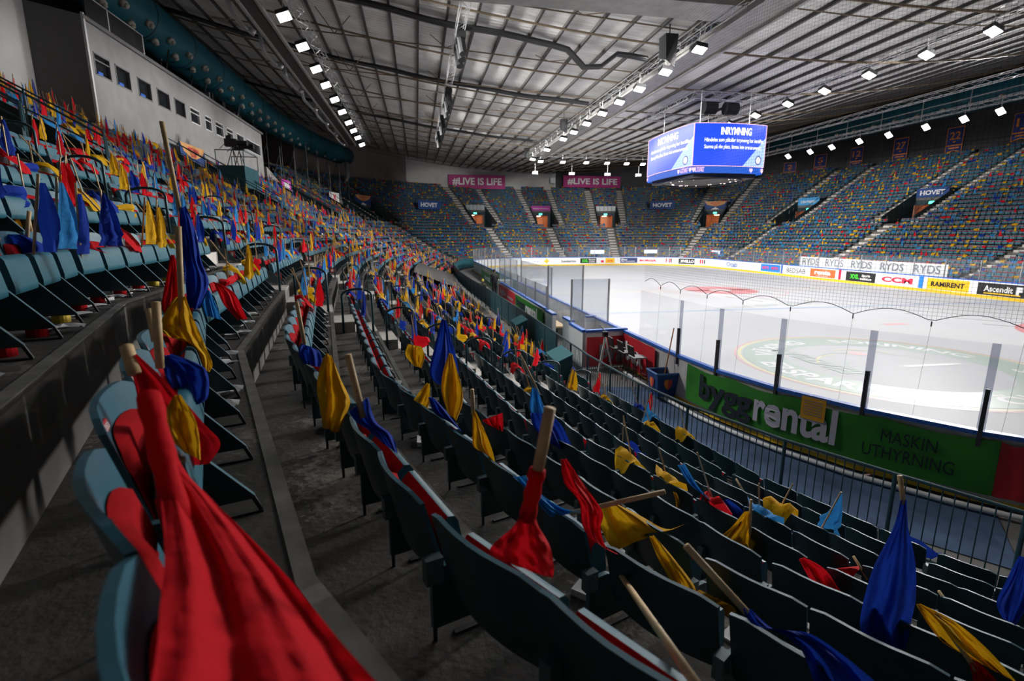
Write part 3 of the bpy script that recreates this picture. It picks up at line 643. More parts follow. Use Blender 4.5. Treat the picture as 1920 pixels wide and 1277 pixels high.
# camera tripod at the red banner
tx, ty = 5.45, 14.35; tp = thing('camera_tripod', 'white legged camera tripod in front of the red bench banner', 'tripod', (tx, ty, 0))
for a in (90, 210, 330): mb = MB(); mb.tube((tx, ty, 1.05), (tx + .26 * math.cos(R_(a)), ty + .26 * math.sin(R_(a)), 0), .022, 6); kid(mb, 'leg', M_WHITE, tp)
mb = MB(); mb.box((tx - .07, ty - .07, 1.05), (tx + .07, ty + .07, 1.2)); kid(mb, 'head', M_DARK, tp)
mb = MB(); mb.tube((tx, ty, 1.2), (tx - .15, ty + .1, 1.38), .015, 6); kid(mb, 'pan_handle', M_DARK, tp)

# safety net behind the near end and corner: real threads
NETM = mat('net_thread', (.015, .015, .017), .8); net = thing('safety_net', 'black safety net hung above the near corner glass in scallops', 'net', tuple(rink_s(CUM[NRP] - 10, .1, 2.5)))
ns0, ns1 = CUM[NRP] - 44.0, CUM[NRP] + 2.2
def scal(s):
    x = ((s - ns0) % 1.05) / 1.05; return 2.72 + .15 * math.sin(math.pi * x)
thr = MB(); NS = int((ns1 - ns0) / .058); ZT = 12.2
for i in range(NS):
    s = ns0 + i * .058; p = rink_s(s, .05, scal(s)); q = rink_s(s, .05, ZT); w = .0019; d = rink_s(s + .01, 0, 0) - rink_s(s - .01, 0, 0); d = d / np.linalg.norm(d) * .0027
    thr.quad(p - d / 2, p + d / 2, q + d / 2, q - d / 2)
zs = np.arange(2.75, ZT, .058); SEG = np.linspace(ns0, ns1, 100)
for z in zs:
    for i in range(99):
        s0, s1 = SEG[i], SEG[i + 1]
        if z < min(scal(s0), scal(s1)): continue
        thr.quad(rink_s(s0, .05, z - .0013), rink_s(s1, .05, z - .0013), rink_s(s1, .05, z + .0013), rink_s(s0, .05, z + .0013))
kid(thr, 'net_mesh', NETM, net, kind='stuff')
mb = MB(); 
for i in range(int((ns1 - ns0) / .1)): s = ns0 + i * .1; mb.tube(rink_s(s, .05, scal(s)), rink_s(s + .1, .05, scal(s + .1)), .007, 4, cap=False)
kid(mb, 'edge_rope', NETM, net)
for i in range(int((ns1 - ns0) / 1.05) + 1):
    s = ns0 + 1.05 * i; mb = MB(); mb.tube(rink_s(s, .05, 2.72), rink_s(s, .05, 2.64), .010, 6); mb.tube(rink_s(s, .05, 2.64), rink_s(s + .05, .06, 1.15), .0016, 4, cap=False); kid(mb, 'tie_rope', NETM, net)

# ================================================================== roof, walls
def roof_z(x, y): return 13.7 + (.0035 if x < 21.3 else .0055) * (x - 21.3) ** 2 + .00045 * (y - 35) ** 2
def sheet_mat():
    m = bpy.data.materials.new('roof_sheet'); m.use_nodes = True; nt = m.node_tree; b = nt.nodes['Principled BSDF']
    tc = nt.nodes.new('ShaderNodeTexCoord'); w = nt.nodes.new('ShaderNodeTexWave'); w.bands_direction = 'Y'; w.inputs['Scale'].default_value = .9; w.inputs['Distortion'].default_value = 0
    w.wave_profile = 'SIN'; nt.links.new(tc.outputs['Object'], w.inputs['Vector'])
    bp = nt.nodes.new('ShaderNodeBump'); bp.inputs['Strength'].default_value = .7; bp.inputs['Distance'].default_value = .08
    nt.links.new(w.outputs['Fac'], bp.inputs['Height']); nt.links.new(bp.outputs[0], b.inputs['Normal'])
    n = nt.nodes.new('ShaderNodeTexNoise'); n.inputs['Scale'].default_value = .6; n.inputs['Detail'].default_value = 6; nt.links.new(tc.outputs['Object'], n.inputs['Vector'])
    r = nt.nodes.new('ShaderNodeValToRGB'); r.color_ramp.elements[0].color = (.58, .57, .55, 1); r.color_ramp.elements[1].color = (.76, .75, .73, 1); r.color_ramp.elements[0].position = .35; r.color_ramp.elements[1].position = .65
    nt.links.new(n.outputs['Fac'], r.inputs[0]); nt.links.new(r.outputs[0], b.inputs['Base Color']); b.inputs['Roughness'].default_value = .75; b.inputs['Metallic'].default_value = .0; b.inputs['Specular IOR Level'].default_value = .2
    return m
M_SHEET = sheet_mat(); M_PURL = mat('purlin_dark', (.045, .042, .04), .7); M_BEAMB = mat('beam_brown', (.16, .12, .075), .6)
ceil = link('ceiling', None, kind='structure'); ceil['label'] = 'hanging corrugated metal roof with dark purlins'
PX = np.arange(-30, 78, 1.45)
YS = np.linspace(-14, 112, 22)
for i in range(len(PX) - 1):
    x0, x1 = PX[i], PX[i + 1]; mb = MB(); mb.grid([[(x0, y, roof_z(x0, y)) for y in YS], [(x1, y, roof_z(x1, y)) for y in YS]]); mb.obj('roof_panel', M_SHEET, ceil, True)
    mb = MB()
    for j in range(len(YS) - 1):
        a, b = YS[j], YS[j + 1]; za, zb = roof_z(x0, a), roof_z(x0, b); w = .06; h = .17
        mb.hexa([(x0 - w, a, za - h), (x0 + w, a, za - h), (x0 + w, b, zb - h), (x0 - w, b, zb - h), (x0 - w, a, za), (x0 + w, a, za), (x0 + w, b, zb), (x0 - w, b, zb)])
    mb.obj('purlin', M_PURL, ceil)
XS = np.linspace(-24, 72, 40)
for y in np.arange(14, 90, 6.6):       # hanging cross beams / rods
    mb = MB(); mb.path([(x, y, roof_z(x, y) - .30) for x in XS], .055, 6); mb.obj('hanger_cable', M_BEAMB, ceil)
    if int(y) % 2 == 0: mb = MB(); mb.path([(x, y + .3, roof_z(x, y) - .75) for x in XS], .03, 5); mb.obj('tie_rod', M_BEAMB, ceil)
# straight tie rods with V struts under the left part of the roof
for j, y in enumerate((25, 31.5, 38, 44.5, 51, 58, 66)):
    mb = MB(); z0, z1 = roof_z(-10, y) - 2.1, roof_z(14, y) - .5
    mb.tube((-10, y, z0), (14, y + .6, z1 + .35), .035, 6)
    for q in (.25, .5, .75):
        x = -10 + 24 * q; z = z0 + (z1 + .35 - z0) * q
        mb.tube((x, y + .6 * q, z), (x - .9, y, roof_z(x - .9, y) - .2), .025, 5); mb.tube((x, y + .6 * q, z), (x + .9, y, roof_z(x + .9, y) - .2), .025, 5)
    mb.obj('tie_strut', M_BEAMB, ceil)
# dark cable bundles crossing the roof
for j, (y, dip) in enumerate(((29, 1), (39, 0), (56, 0))):
    mb = MB(); pts = []
    for x in np.linspace(-22, 12.8, 40):
        z = roof_z(x, y) - .42
        if dip and x > 8: z -= 1.0 * math.sin(min(1, (x - 8) / 3.2) * math.pi) ** 2
        pts.append((x, y + .15 * math.sin(x), z))
    for o_ in (-.16, 0, .16): mb.path([(p[0], p[1] + o_, p[2] + .03 * (o_ != 0)) for p in pts], .10, 6)
    mb.obj('cable_bundle', M_DARK, None, True, f"thick black cable bundle under the roof, {ordinal(j + 1)} from the camera", 'cables', 'roof cable bundles')

# perimeter walls above the last row
M_WALLG = mat('wall_grey', (.30, .29, .285), .8, var=.12, scale=.7); M_WALLD = mat('wall_dark', (.055, .055, .06), .8, var=.2, scale=.6); M_WALLW = mat('wall_white', (.55, .54, .52), .8, var=.08, scale=.8); M_WALLB = mat('wall_brown_grey', (.20, .165, .15), .8, var=.15, scale=.5)
SIDE = {'nl': 'left', 'l': 'left', 'fl': 'far', 'fr': 'far', 'r': 'right', 'nr': 'right'}
walls = {}
def wall_ext(f):
    t0 = LOOP[f % NL]; return 8.0 if (t0[2] in ('nl', 'l') and t0[3] < 30) or (t0[2] == 'fl' and t0[3] < 20) else 0.0
def wall_d(f): return DK(min(ktop_at(f), ktop_at(f + 1)) + 1) + .5 + wall_ext(f)
for f in range(NL):
    kk_ = min(ktop_at(f), ktop_at(f + 1)); t0 = LOOP[f]; wd = wall_d(f)
    a, b = LP(f, wd), LP(f + 1, wd); s = SIDE[t0[2]]
    m = M_WALLG
    if t0[2] == 'fl': m = M_WALLD if t0[3] < 8 else (M_WALLB if t0[3] < 60 else M_WALLW)
    if t0[2] == 'fr': m = M_WALLW if t0[3] >= 86 else M_WALLD
    if t0[2] in ('r', 'nr'): m = M_WALLD
    if t0[2] in ('nl', 'l') and t0[3] < 7: m = M_WALLD
    mb = walls.setdefault((s, m.name), (MB(), m))[0]
    za, zb = ZK[kk_] - .1, roof_z(*((a + b) / 2)) + 4
    mb.quad((*a, za), (*b, za), (*b, zb), (*a, zb))
    c, d = LP(f, DK(kk_ + 1)), LP(f + 1, DK(kk_ + 1)); z = ZK[kk_]
    mb.quad((*c, z), (*a, z), (*b, z), (*d, z))
    wp = wall_d((f - 1) % NL)
    if abs(wp - wd) > .05:
        lo, hi = min(wp, wd), max(wp, wd); p, q = LP(f, lo), LP(f, hi); z0_ = min(ZK[kk_], ZK[min(ktop_at(f), ktop_at((f - 1) % NL))]) - .1
        mb.quad((*p, z0_), (*q, z0_), (*q, roof_z(*q) + 4), (*p, roof_z(*p) + 4))
for (s, mn), (mb, m) in walls.items(): mb.obj('wall_' + s, m, kind='structure')

# ================================================================== press building on our side
pb = thing('press_box', 'white press box building with a row of dark windows above the seats', 'building', (-14, 27.5, 9))
XB, Y0, Y1, ZB, ZT_ = -14.0, 27.5, 54.2, 8.3, 13.4
M_PB = mat('press_box_white', (.31, .305, .30), .7, var=.1, scale=1.2); M_PBD = mat('press_box_grey', (.20, .195, .195), .7, var=.08, scale=1)
M_WIN = mat('window_dark', (.015, .017, .02), .1, spec=.8)
wins = [(28.0, 29.3, 11.1, 12.15)] 
for (u0, v0, u1, v1) in ((214, 118, 247, 168), (256, 143, 286, 190), (293, 166, 320, 205), (326, 184, 349, 221), (355, 201, 376, 234), (383, 217, 398, 246), (403, 229, 420, 256), (424, 240, 438, 264), (443, 250, 458, 272), (461, 255, 489, 289)):
    a, b = atx(u0, v0, XB), atx(u1, v1, XB); wins.append((a[1], b[1], None, None))
wins = [(a, b, 11.15, 12.1) for (a, b, _, _) in wins]
edges = [Y0] + [e for w in wins for e in w[:2]] + [Y1]
mb = MB()
mb.box((XB - .25, Y0, ZB), (XB, Y1, 11.15)); mb.box((XB - .25, Y0, 12.1), (XB, Y1, ZT_))
for i in range(0, len(edges), 2): mb.box((XB - .25, edges[i], 11.15), (XB, edges[i + 1], 12.1))
kid(mb, 'front_wall', M_PB, pb)
def upright(p, q, th, z0, zp, zq, m, nm):
    mb = MB(); t_ = np.array(q) - np.array(p); t_ = t_ / np.linalg.norm(t_); n_ = np.array([-t_[1], t_[0]]) * th; a, b, c, d = np.array(p), np.array(q), np.array(q) + n_, np.array(p) + n_
    mb.hexa([(*a, z0), (*b, z0), (*c, z0), (*d, z0), (*a, zp), (*b, zq), (*c, zq), (*d, zp)]); kid(mb, nm, m, pb)
upright((XB, Y0), (XB - 1.9, Y0 - .4), -.2, 7.0, ZT_, ZT_ + .3, M_PBD, 'side_wall'); upright((XB - 1.9, Y0 - .4), (XB - 5.5, Y0 - 9.5), -.2, 7.0, ZT_ + .3, ZT_ + 2.5, mat('return_wall_grey', (.55, .54, .53), .8, var=.06, scale=1), 'return_wall')
mb = MB(); mb.box((XB - 6, Y0, 8.3), (XB - 3.0, Y1, ZT_)); kid(mb, 'back_wall', M_WALLD, pb)
mb = MB(); mb.box((XB - 3, Y1 - .2, 8.3), (XB, Y1, ZT_)); kid(mb, 'end_wall', M_PB, pb)
mb = MB(); mb.box((XB - 6, Y0, ZT_ - .15), (XB + .12, Y1 + .1, ZT_ + .02)); kid(mb, 'roof_slab', M_PBD, pb)
mb = MB(); mb.box((XB, Y0 - .02, ZB), (XB + .1, Y0 + .1, ZT_ + .1)); kid(mb, 'corner_trim', M_WHITE, pb)
for i, (a, b, z0, z1) in enumerate(wins):
    mb = MB()
    for (p, q) in (((a, z0), (b, z0 + .06)), ((a, z1 - .06), (b, z1)), ((a, z0), (a + .06, z1)), ((b - .06, z0), (b, z1))): mb.box((XB - .12, p[0], p[1]), (XB + .02, q[0], q[1]))
    if i in (0, 5, 6, 7, 8): mb.box((XB - .1, a, z1 - .32), (XB, b, z1 - .27))
    fr_ = kid(mb, 'window_frame', M_WHITE if i > 4 else M_PBD, pb); fr_.location = (0, 0, 0)
    mb = MB(); mb.box((XB - .16, a, z0), (XB - .13, b, z1)); kid(mb, 'window_pane', M_WIN, pb)
    if i < 3: mb = MB(); mb.box((XB - .10, a + .45, z0 + .12), (XB - .09, b - .5, z0 + .24)); kid(mb, 'screen_glow', mat('monitor_blue', (.02, .12, .55), .4, emit=.5), pb)
# balcony rail above near end of the box
mb = MB(); mb.box((XB, Y0 + .3, ZT_), (XB + .06, Y0 + 5.4, ZT_ + .95)); kid(mb, 'parapet', M_DARK, pb); mb = MB(); mb.tube((XB + .03, Y0 + .3, ZT_ + .98), (XB + .03, Y0 + 5.4, ZT_ + .98), .04, 6); kid(mb, 'parapet_rail', M_WHITE, pb)
for y in (Y0 + 2.1, Y0 + 5.3): mb = MB(); mb.tube((XB + .05, y, ZT_), (XB + .05, y, ZT_ + 1.0), .04, 6); kid(mb, 'parapet_post', M_WHITE, pb)
# equipment clutter on the roof of the box
for i in range(26):
    y = Y0 + 6 + i * .82; x = XB - random.uniform(.2, 2.0); h = random.uniform(.3, 1.0); mb = MB()
    if i % 3 == 0: mb.tube((x, y, ZT_), (x + .2, y + .3, ZT_ + h + .6), .05, 6); mb.tube((x - .3, y, ZT_ + h * .8), (x + .5, y + .2, ZT_ + h * .9), .03, 5)
    else: mb.box((x, y, ZT_), (x + random.uniform(.2, .6), y + random.uniform(.2, .7), ZT_ + h * .7))
    kid(mb, 'roof_equipment', M_DARK if i % 2 else mat('equipment_grey', (.12, .12, .12), .6), pb)
# white low wall descending after the box, dark scaffolding behind
mb = MB(); mb.hexa([(XB, Y1, 7.6), (XB + .2, Y1, 7.6), (XB + .2, Y1 + 9, 7.6), (XB, Y1 + 9, 7.6), (XB, Y1, 10.4), (XB + .2, Y1, 10.4), (XB + .2, Y1 + 9, 8.4), (XB, Y1 + 9, 8.4)]); mb.obj('wall_parapet', M_PB, kind='structure')
scf = thing('scaffold', 'black steel scaffold frames standing beyond the press box', 'scaffold', (XB - 1, Y1 + 6, 8))
for i in range(7):
    y = Y1 + 2 + i * 2.6; x = XB - 1.5 + i * .75; mb = MB(); mb.tube((x, y, 8.5), (x, y, 14.5), .05, 6); mb.tube((x + 2.5, y, 8.5), (x + 2.5, y, 12.5), .04, 6); mb.tube((x, y, 9), (x + .8, y + 2.6, 13.5), .04, 6); mb.tube((x, y, 11.2), (x + .8, y + 2.6, 11.2), .04, 6); mb.tube((x, y, 9.6), (x + .8, y + 2.6, 9.6), .04, 6); kid(mb, 'scaffold_bay', M_DARK, scf)

# teal ventilation duct
duct = thing('air_duct', 'huge teal round ventilation duct with nozzles high above the press box', 'duct', (-14, 40, 15))
DP = [(-15.5, 20 + i * 2.6, 16.4 - .004 * max(0, i - 12) ** 2) for i in range(26)]
DP = [(x + .012 * max(0, y - 58) ** 2 * .6, y, z) for x, y, z in DP]
mb = MB(); mb.path(DP, 1.35, 24); kid(mb, 'duct_body', mat('duct_teal', (.008, .115, .155), .5, var=.12, scale=.8), duct, True)
for i, (x, y, z) in enumerate(DP):
    if i % 2 == 0: mb = MB(); d = Vector(DP[min(i + 1, 25)]) - Vector(DP[max(i - 1, 0)]); d.normalize(); mb.tube(Vector((x, y, z)) - d * .05, Vector((x, y, z)) + d * .05, 1.39, 24); kid(mb, 'duct_ring', mat('duct_ring', (.006, .06, .08), .5), duct, True)
    for s, (ax, az) in enumerate(((.83, -.56), (.52, -.85))):
        yy = y + (.6 if s else 1.7)
        mb = MB(); c = Vector((x + ax * 1.33, yy, z + az * 1.33)); e = Vector((ax, 0, az)); mb.tube(c, c + e * .22, .20, 12); mb.tube(c + e * .22, c + e * .34, .13, 12); kid(mb, 'nozzle', mat('nozzle_cream', (.5, .46, .40), .5), duct, True)
pipe = MB(); e = DP[-1]; pipe.path([(e[0] + .5, e[1] - 4, e[2] - 1.3), (e[0] + .6, e[1] - 4, e[2] - 3.4), (e[0] - .2, e[1] - 3.5, e[2] - 4.6), (e[0] - 1.6, e[1] - 3, e[2] - 6.2), (e[0] - 1.9, e[1] - 3, e[2] - 7.4)], .32, 12)
kid(pipe, 'down_pipe', M_STEEL, duct, True)

duct2 = thing('air_duct', 'dark teal round ventilation duct above the far long stand', 'duct', (58, 45, 18)); D2 = [(59.5, 14 + i * 3.0, 18.6) for i in range(24)]
mb = MB(); mb.path(D2, 1.5, 20); kid(mb, 'duct_body', mat('duct_teal', (.008, .115, .155), .5), duct2, True)
for i, (x, y, z) in enumerate(D2[:-1]):
    mb = MB(); mb.tube((x - 1.25, y + 1.5, z - .8), (x - 1.5, y + 1.5, z - .95), .2, 10); kid(mb, 'nozzle', mat('nozzle_cream', (.5, .46, .40), .5), duct2, True)
    if i % 2 == 0: mb = MB(); mb.tube((x, y - .05, z), (x, y + .05, z), 1.54, 20); kid(mb, 'duct_ring', mat('duct_ring', (.006, .06, .08), .5), duct2, True)

# ================================================================== rigging, trusses and lamps
def truss(mb, a, b, s=.36, bay=.6, r=.02):
    a, b = Vector(a), Vector(b); d = b - a; L = d.length; d.normalize(); side = Vector((-d.y, d.x, 0)).normalized() * s / 2; up = Vector((0, 0, s / 2))
    cs = [side + up, -side + up, -side - up, side - up]
    for c in cs: mb.tube(a + c, b + c, r, 5, cap=False)
    n = max(1, int(L / bay))
    for i in range(n):
        p, q = a + d * (L * i / n), a + d * (L * (i + 1) / n)
        for j in range(4):
            c0, c1 = cs[j], cs[(j + 1) % 4]
            if i % 2: c0, c1 = c1, c0
            mb.tube(p + c0, q + c1, r * .6, 4, cap=False)
M_ALU = mat('truss_aluminium', (.55, .55, .56), .35, .6); M_LAMP = mat('lamp_glow', (1.0, .98, .94), .5, emit=14.0)
M_CATW = mat('catwalk_grey', (.28, .27, .26), .6, var=.15, scale=2)
def lamp(p, label, group, tilt=(0, 0), dark=False):
    x, y, z = p; root = thing('floodlight', label, 'floodlight', p, group)
    c = Vector(p); dn = Vector((tilt[0], tilt[1], -1)).normalized(); sx = Vector((0, 1, 0)).cross(dn).normalized(); sy = dn.cross(sx)
    def bx(o0, o1, wx, wy): 
        a, b = c + dn * o0, c + dn * o1; pts = [a - sx * wx - sy * wy, a + sx * wx - sy * wy, a + sx * wx + sy * wy, a - sx * wx + sy * wy, b - sx * wx - sy * wy, b + sx * wx - sy * wy, b + sx * wx + sy * wy, b - sx * wx + sy * wy]
        m_ = MB(); m_.hexa(pts); return m_
    kid(bx(-.12, .10, .30, .24), 'housing', M_DARK, root); kid(bx(.10, .125, .27, .21), 'lamp_face', M_LAMP, root)
    m_ = MB(); m_.tube(c - dn * .12, c + Vector((0, 0, .75)), .022, 5); kid(m_, 'bracket', M_STEEL, root)
for i, p in enumerate(RIG_LAMPS): lamp(p, f"white floodlight on the long rig above our side of the ice, {ordinal(i + 1)} from the camera", 'floodlights on the long rig', (-.15, -.35))
for i, p in enumerate(FAR_LAMPS): lamp(p, f"white floodlight on the rig's far crossbar, {ordinal(i + 1)} from its corner", 'floodlights on the far crossbar', (0, -.45))
for i, p in enumerate(ROW2_LAMPS): lamp(p, f"white floodlight right of the hanging scoreboard, {ordinal(i + 1)} counting into the distance", 'floodlights beyond the scoreboard', (-.35, -.3))
for i, p in enumerate(ROW3_LAMPS): lamp(p, f"bright floodlight in front of the number banners, {ordinal(i + 1)} counting into the distance", 'floodlights before the far long stand', (-.9, -.6))
for i, p in enumerate(ROW4_LAMPS): lamp(p, f"white floodlight on the catwalk over the near stand, {ordinal(i + 1)} counting into the distance", 'floodlights on the near catwalk', (.35, -.55))
def rigthing(name, label, a, b, wide=1.0, cat='truss'):
    root = thing(name, label, cat, a); mb = MB(); a, b = Vector(a), Vector(b); d = (b - a).normalized(); sd = Vector((-d.y, d.x, 0))
    truss(mb, a, b, .4, .8); kid(mb, 'truss', M_ALU, root); return root, a, b, sd
rg, a, b, sd = rigthing('lighting_rig', 'long grey lighting rig and catwalk hanging over the ice on our side', (RIG_X, 14, RIG_Z + .75), (RIG_X, 61.8, RIG_Z + .75))
for (x0, x1, z0, z1) in ((13.7, 13.85, 13.0, 13.35), (15.3, 15.45, 13.0, 13.35), (13.85, 15.3, 13.15, 13.2)):
    mb = MB(); mb.box((x0, 14, z0), (x1, 61.8, z1)); kid(mb, 'walkway_beam', M_CATW, rg)
for y in np.arange(15, 61, 2.4): mb = MB(); mb.tube((13.75, y, 13.2), (13.75, y, 14.2), .025, 5); mb.tube((15.4, y, 13.2), (15.4, y, 14.2), .025, 5); kid(mb, 'hanger', M_STEEL, rg)
for z in (13.75, 14.15):
    for x in (13.75, 15.4): mb = MB(); mb.tube((x, 14, z), (x, 61.8, z), .025, 5); kid(mb, 'handrail', M_STEEL, rg)
rg, *_ = rigthing('lighting_rig', 'short lighting truss closing the rig at the far goal end', (RIG_X, 61.8, RIG_Z + .7), (28.5, 61.8, RIG_Z + .7))
for x in (14, 18.5, 23, 27): mb = MB(); mb.tube((x, 61.8, RIG_Z - .3), (x, 61.8, RIG_Z - 1.2), .02, 5); mb.box((x - .3, 61.6, RIG_Z - 1.5), (x + .3, 62, RIG_Z - 1.2)); kid(mb, 'hanging_speaker', M_WHITE, rg)
rigthing('lighting_rig', 'lighting truss running past the right of the scoreboard', (25.6, 14, 13.6), (25.6, 58, 13.6))
rigthing('lighting_rig', 'slim lighting truss high before the far long stand', (37, 24, 13.9), (37, 66, 13.9))
rg, a, b, sd = rigthing('lighting_rig', 'catwalk truss with floodlights in front of the number banners', (42.3, 22, 13.7), (42.3, 62, 13.7))
for z in (14.0, 14.6): mb = MB(); mb.tube((43.1, 22, z), (43.1, 62, z), .05, 5); kid(mb, 'catwalk_rail', M_STEEL, rg)
for y in np.arange(24, 62, 4): mb = MB(); mb.tube((43.1, y, 13.6), (43.1, y, 15.2), .04, 5); kid(mb, 'hanger', M_STEEL, rg)
rg, *_ = rigthing('lighting_rig', 'catwalk truss with floodlights over the near stand', (-5.1, 13, 14.3), (-5.1, 64, 14.3))
for x in (-6.6, -7.4): mb = MB(); mb.box((x, 13, 14.0), (x + .12, 64, 14.2)); kid(mb, 'walkway_beam', M_CATW, rg)
mb = MB(); mb.box((-7.4, 13, 14.1), (-6.5, 64, 14.14)); kid(mb, 'walkway_deck', M_PURL, rg)
for i in range(8):
    y = 24 + i * 5.5; o = thing('duct_outlet', f"small curved steel air outlet beneath the near catwalk, {ordinal(i + 1)} along", 'air outlet', (-8.4, y, 14.6), 'steel air outlets')
    mb = MB(); mb.path([(-8.5, y - .4, 15.6), (-8.5, y - .2, 14.8), (-8.4, y, 14.5), (-8.0, y + .3, 14.1), (-7.8, y + .4, 14.0)], .12, 8); kid(mb, 'outlet_tube', M_STEEL, o, True)
    mb = MB(); mb.tube((-7.85, y + .4, 14.05), (-7.6, y + .5, 13.9), .16, 10); kid(mb, 'outlet_mouth', M_STEEL, o, True)
# truss with hanging stage lamps left of the rig
rg, *_ = rigthing('lighting_truss', 'aluminium truss with black stage lamps hung lengthwise under the roof', (2.5, 24, 14.2), (2.5, 60, 14.2))
for i, y in enumerate((28.2, 29.2, 30.2, 38.5, 39.6, 41, 43, 47, 50, 54, 57)):
    mb = MB(); mb.box((2.3, y - .25, 13.7), (2.75, y + .25, 14.05)); mb.tube((2.5, y, 13.75), (2.6, y - .3, 12.9), .2, 10); kid(mb, 'stage_lamp', M_DARK, rg)
# cross catwalk over the ice + hanging speakers
cw = thing('catwalk', 'grey cross catwalk with railings close under the roof', 'catwalk', (8, 22, 13.6))
for y in (21.2, 22.7): mb = MB(); mb.box((-4, y, 13.25), (15.4, y + .12, 13.5)); kid(mb, 'catwalk_beam', M_CATW, cw)
mb = MB(); mb.box((-4, 21.2, 13.2), (15.4, 22.8, 13.25)); kid(mb, 'catwalk_deck', M_CATW, cw)
for y in (21.25, 22.75): mb = MB(); mb.tube((-4, y, 13.95), (15.4, y, 13.95), .03, 5); kid(mb, 'handrail', M_STEEL, cw)
for i, (x, y, z, s) in enumerate(((12.4, 25.5, 12.9, 1.0), (12.4, 44.0, 13.0, .8), (12.2, 58, 12.9, .8))):
    o = thing('loudspeaker', f"black hanging loudspeaker beside the long rig, {ordinal(i + 1)} from the camera", 'loudspeaker', (x, y, z), 'hanging loudspeakers')
    mb = MB(); mb.hexa([(x - .3 * s, y - .4 * s, z - .6 * s), (x + .3 * s, y - .1 * s, z - .8 * s), (x + .3 * s, y + .5 * s, z - .4 * s), (x - .3 * s, y + .4 * s, z - .3 * s), (x - .35 * s, y - .35 * s, z + .6 * s), (x + .3 * s, y - .35 * s, z + .6 * s), (x + .3 * s, y + .4 * s, z + .6 * s), (x - .35 * s, y + .4 * s, z + .6 * s)]); kid(mb, 'cabinet', M_DARK, o)
    mb = MB(); mb.tube((x, y, z + .6 * s), (x, y, z + 1.3), .03, 5); kid(mb, 'hanging_wire', M_DARK, o)

# ================================================================== scoreboard cube
JX0, JX1, JY0, JY1, JZ0, JZB, JZ1 = 17.95, 23.15, 32.6, 39.4, 8.05, 8.5, 11.15
jb = thing('scoreboard', 'hanging scoreboard cube with glowing blue screens and white text', 'scoreboard', ((JX0 + JX1) / 2, (JY0 + JY1) / 2, JZ0))
M_JBLUE = mat('screen_blue', (.004, .055, .80), .4, emit=1.0); M_JPALE = mat('screen_pale', (.36, .52, .92), .4, emit=.95); M_JBAND = mat('screen_band', (.006, .085, .50), .4, emit=.9); M_JWH = mat('screen_white', (.95, .95, 1.0), .4, emit=1.25); M_JPINK = mat('screen_pink', (.95, .55, .75), .4, emit=1.0); M_JTAN = mat('crest_tan', (.85, .55, .40), .4, emit=.8)
M_JNAVY = mat('screen_crest_navy', (.05, .05, .25), .4, emit=.7)
BOW = .32
def face_fn(side):
    def fn(s, z, out=0.0):
        b = BOW * (1 - (2 * s - 1) ** 2) + out
        if side == 'front': return np.array([JX0 + (JX1 - JX0) * s, JY0 - b, z])
        if side == 'left': return np.array([JX0 - b, JY1 - (JY1 - JY0) * s, z])
        if side == 'back': return np.array([JX1 - (JX1 - JX0) * s, JY1 + b, z])
        return np.array([JX1 + b, JY0 + (JY1 - JY0) * s, z])
    return fn
for side in ('left', 'front', 'back', 'right'):
    fn = face_fn(side); S = np.linspace(0, 1, 13)
    mb = MB(); mb.grid([[fn(s, JZB) for s in S], [fn(s, JZ1) for s in S]]); kid(mb, 'screen', M_JBLUE, jb)
    mb = MB(); mb.grid([[fn(s, JZ0, -.06) for s in S], [fn(s, JZB - .03, -.02) for s in S]]); kid(mb, 'ribbon_screen', M_JBAND, jb)
    for z in (JZB, JZ1):
        mb = MB(); mb.path([fn(s, z, .015) for s in S], .022, 4); kid(mb, 'screen_edge', M_JPINK, jb)
    for s in (0.0, 1.0): mb = MB(); mb.tube(fn(s, JZB, .012), fn(s, JZ1, .012), .022, 4); kid(mb, 'screen_edge', M_JPINK, jb)
    H_ = JZ1 - JZB
    mb = MB()
    st = np.linspace(.66, 1.0, 8)
    for i in range(7):
        h0, h1 = (st[i] - .66) / .34 * .72, (st[i + 1] - .66) / .34 * .72
        mb.quad(fn(st[i], JZB, .012), fn(st[i + 1], JZB, .012), fn(st[i + 1], JZB + H_ * h1, .012), fn(st[i], JZB + H_ * h0, .012))
    kid(mb, 'screen_wedge', M_JPALE, jb)
    for body, x0, x1, y0, y1, bold in (('INRYMNING', .33, .76, .73, .91, .035), ('Händelse som påkallar inrymning har inträffat.', .13, .96, .54, .66, .008), ('Stanna på din plats, lämna inte arenarummet.', .13, .93, .38, .50, .008)):
        lettering(body, lambda x, y: fn(x0 + (x1 - x0) * x, JZB + H_ * (y0 + (y1 - y0) * y), .025), M_JWH, jb, bold)
    for (r0, r1, mm) in ((0, .17, M_JTAN), (.20, .26, M_JNAVY)):
        mb = MB(); W_ = (JX1 - JX0) if side in ('front', 'back') else (JY1 - JY0)
        for i in range(16):
            a0, a1 = 2 * math.pi * i / 16, 2 * math.pi * (i + 1) / 16; q = lambda r, a: fn(.90 + r * math.cos(a) / W_, JZB + H_ * .16 + r * math.sin(a) * 1.15, .03)
            mb.quad(q(r0, a0), q(r1, a0), q(r1, a1), q(r0, a1))
        kid(mb, 'crest', mm, jb)
    for cx in (.02, .80, .98):
        mb = MB(); W_ = (JX1 - JX0) if side in ('front', 'back') else (JY1 - JY0)
        mb.poly([fn(min(1, max(0, cx + x / W_)), JZ0 + .2 + z, .02) for x, z in ((-.12, .14), (-.13, 0), (0, -.15), (.13, 0), (.12, .14))]); kid(mb, 'shield', M_JPINK, jb)
    lettering('ALLTID ENKELT', lambda x, y: fn(.83 + .12 * x if side == 'left' else .03 + .12 * x, JZ0 + .08 + .3 * y, .02), M_JPINK, jb, .02)
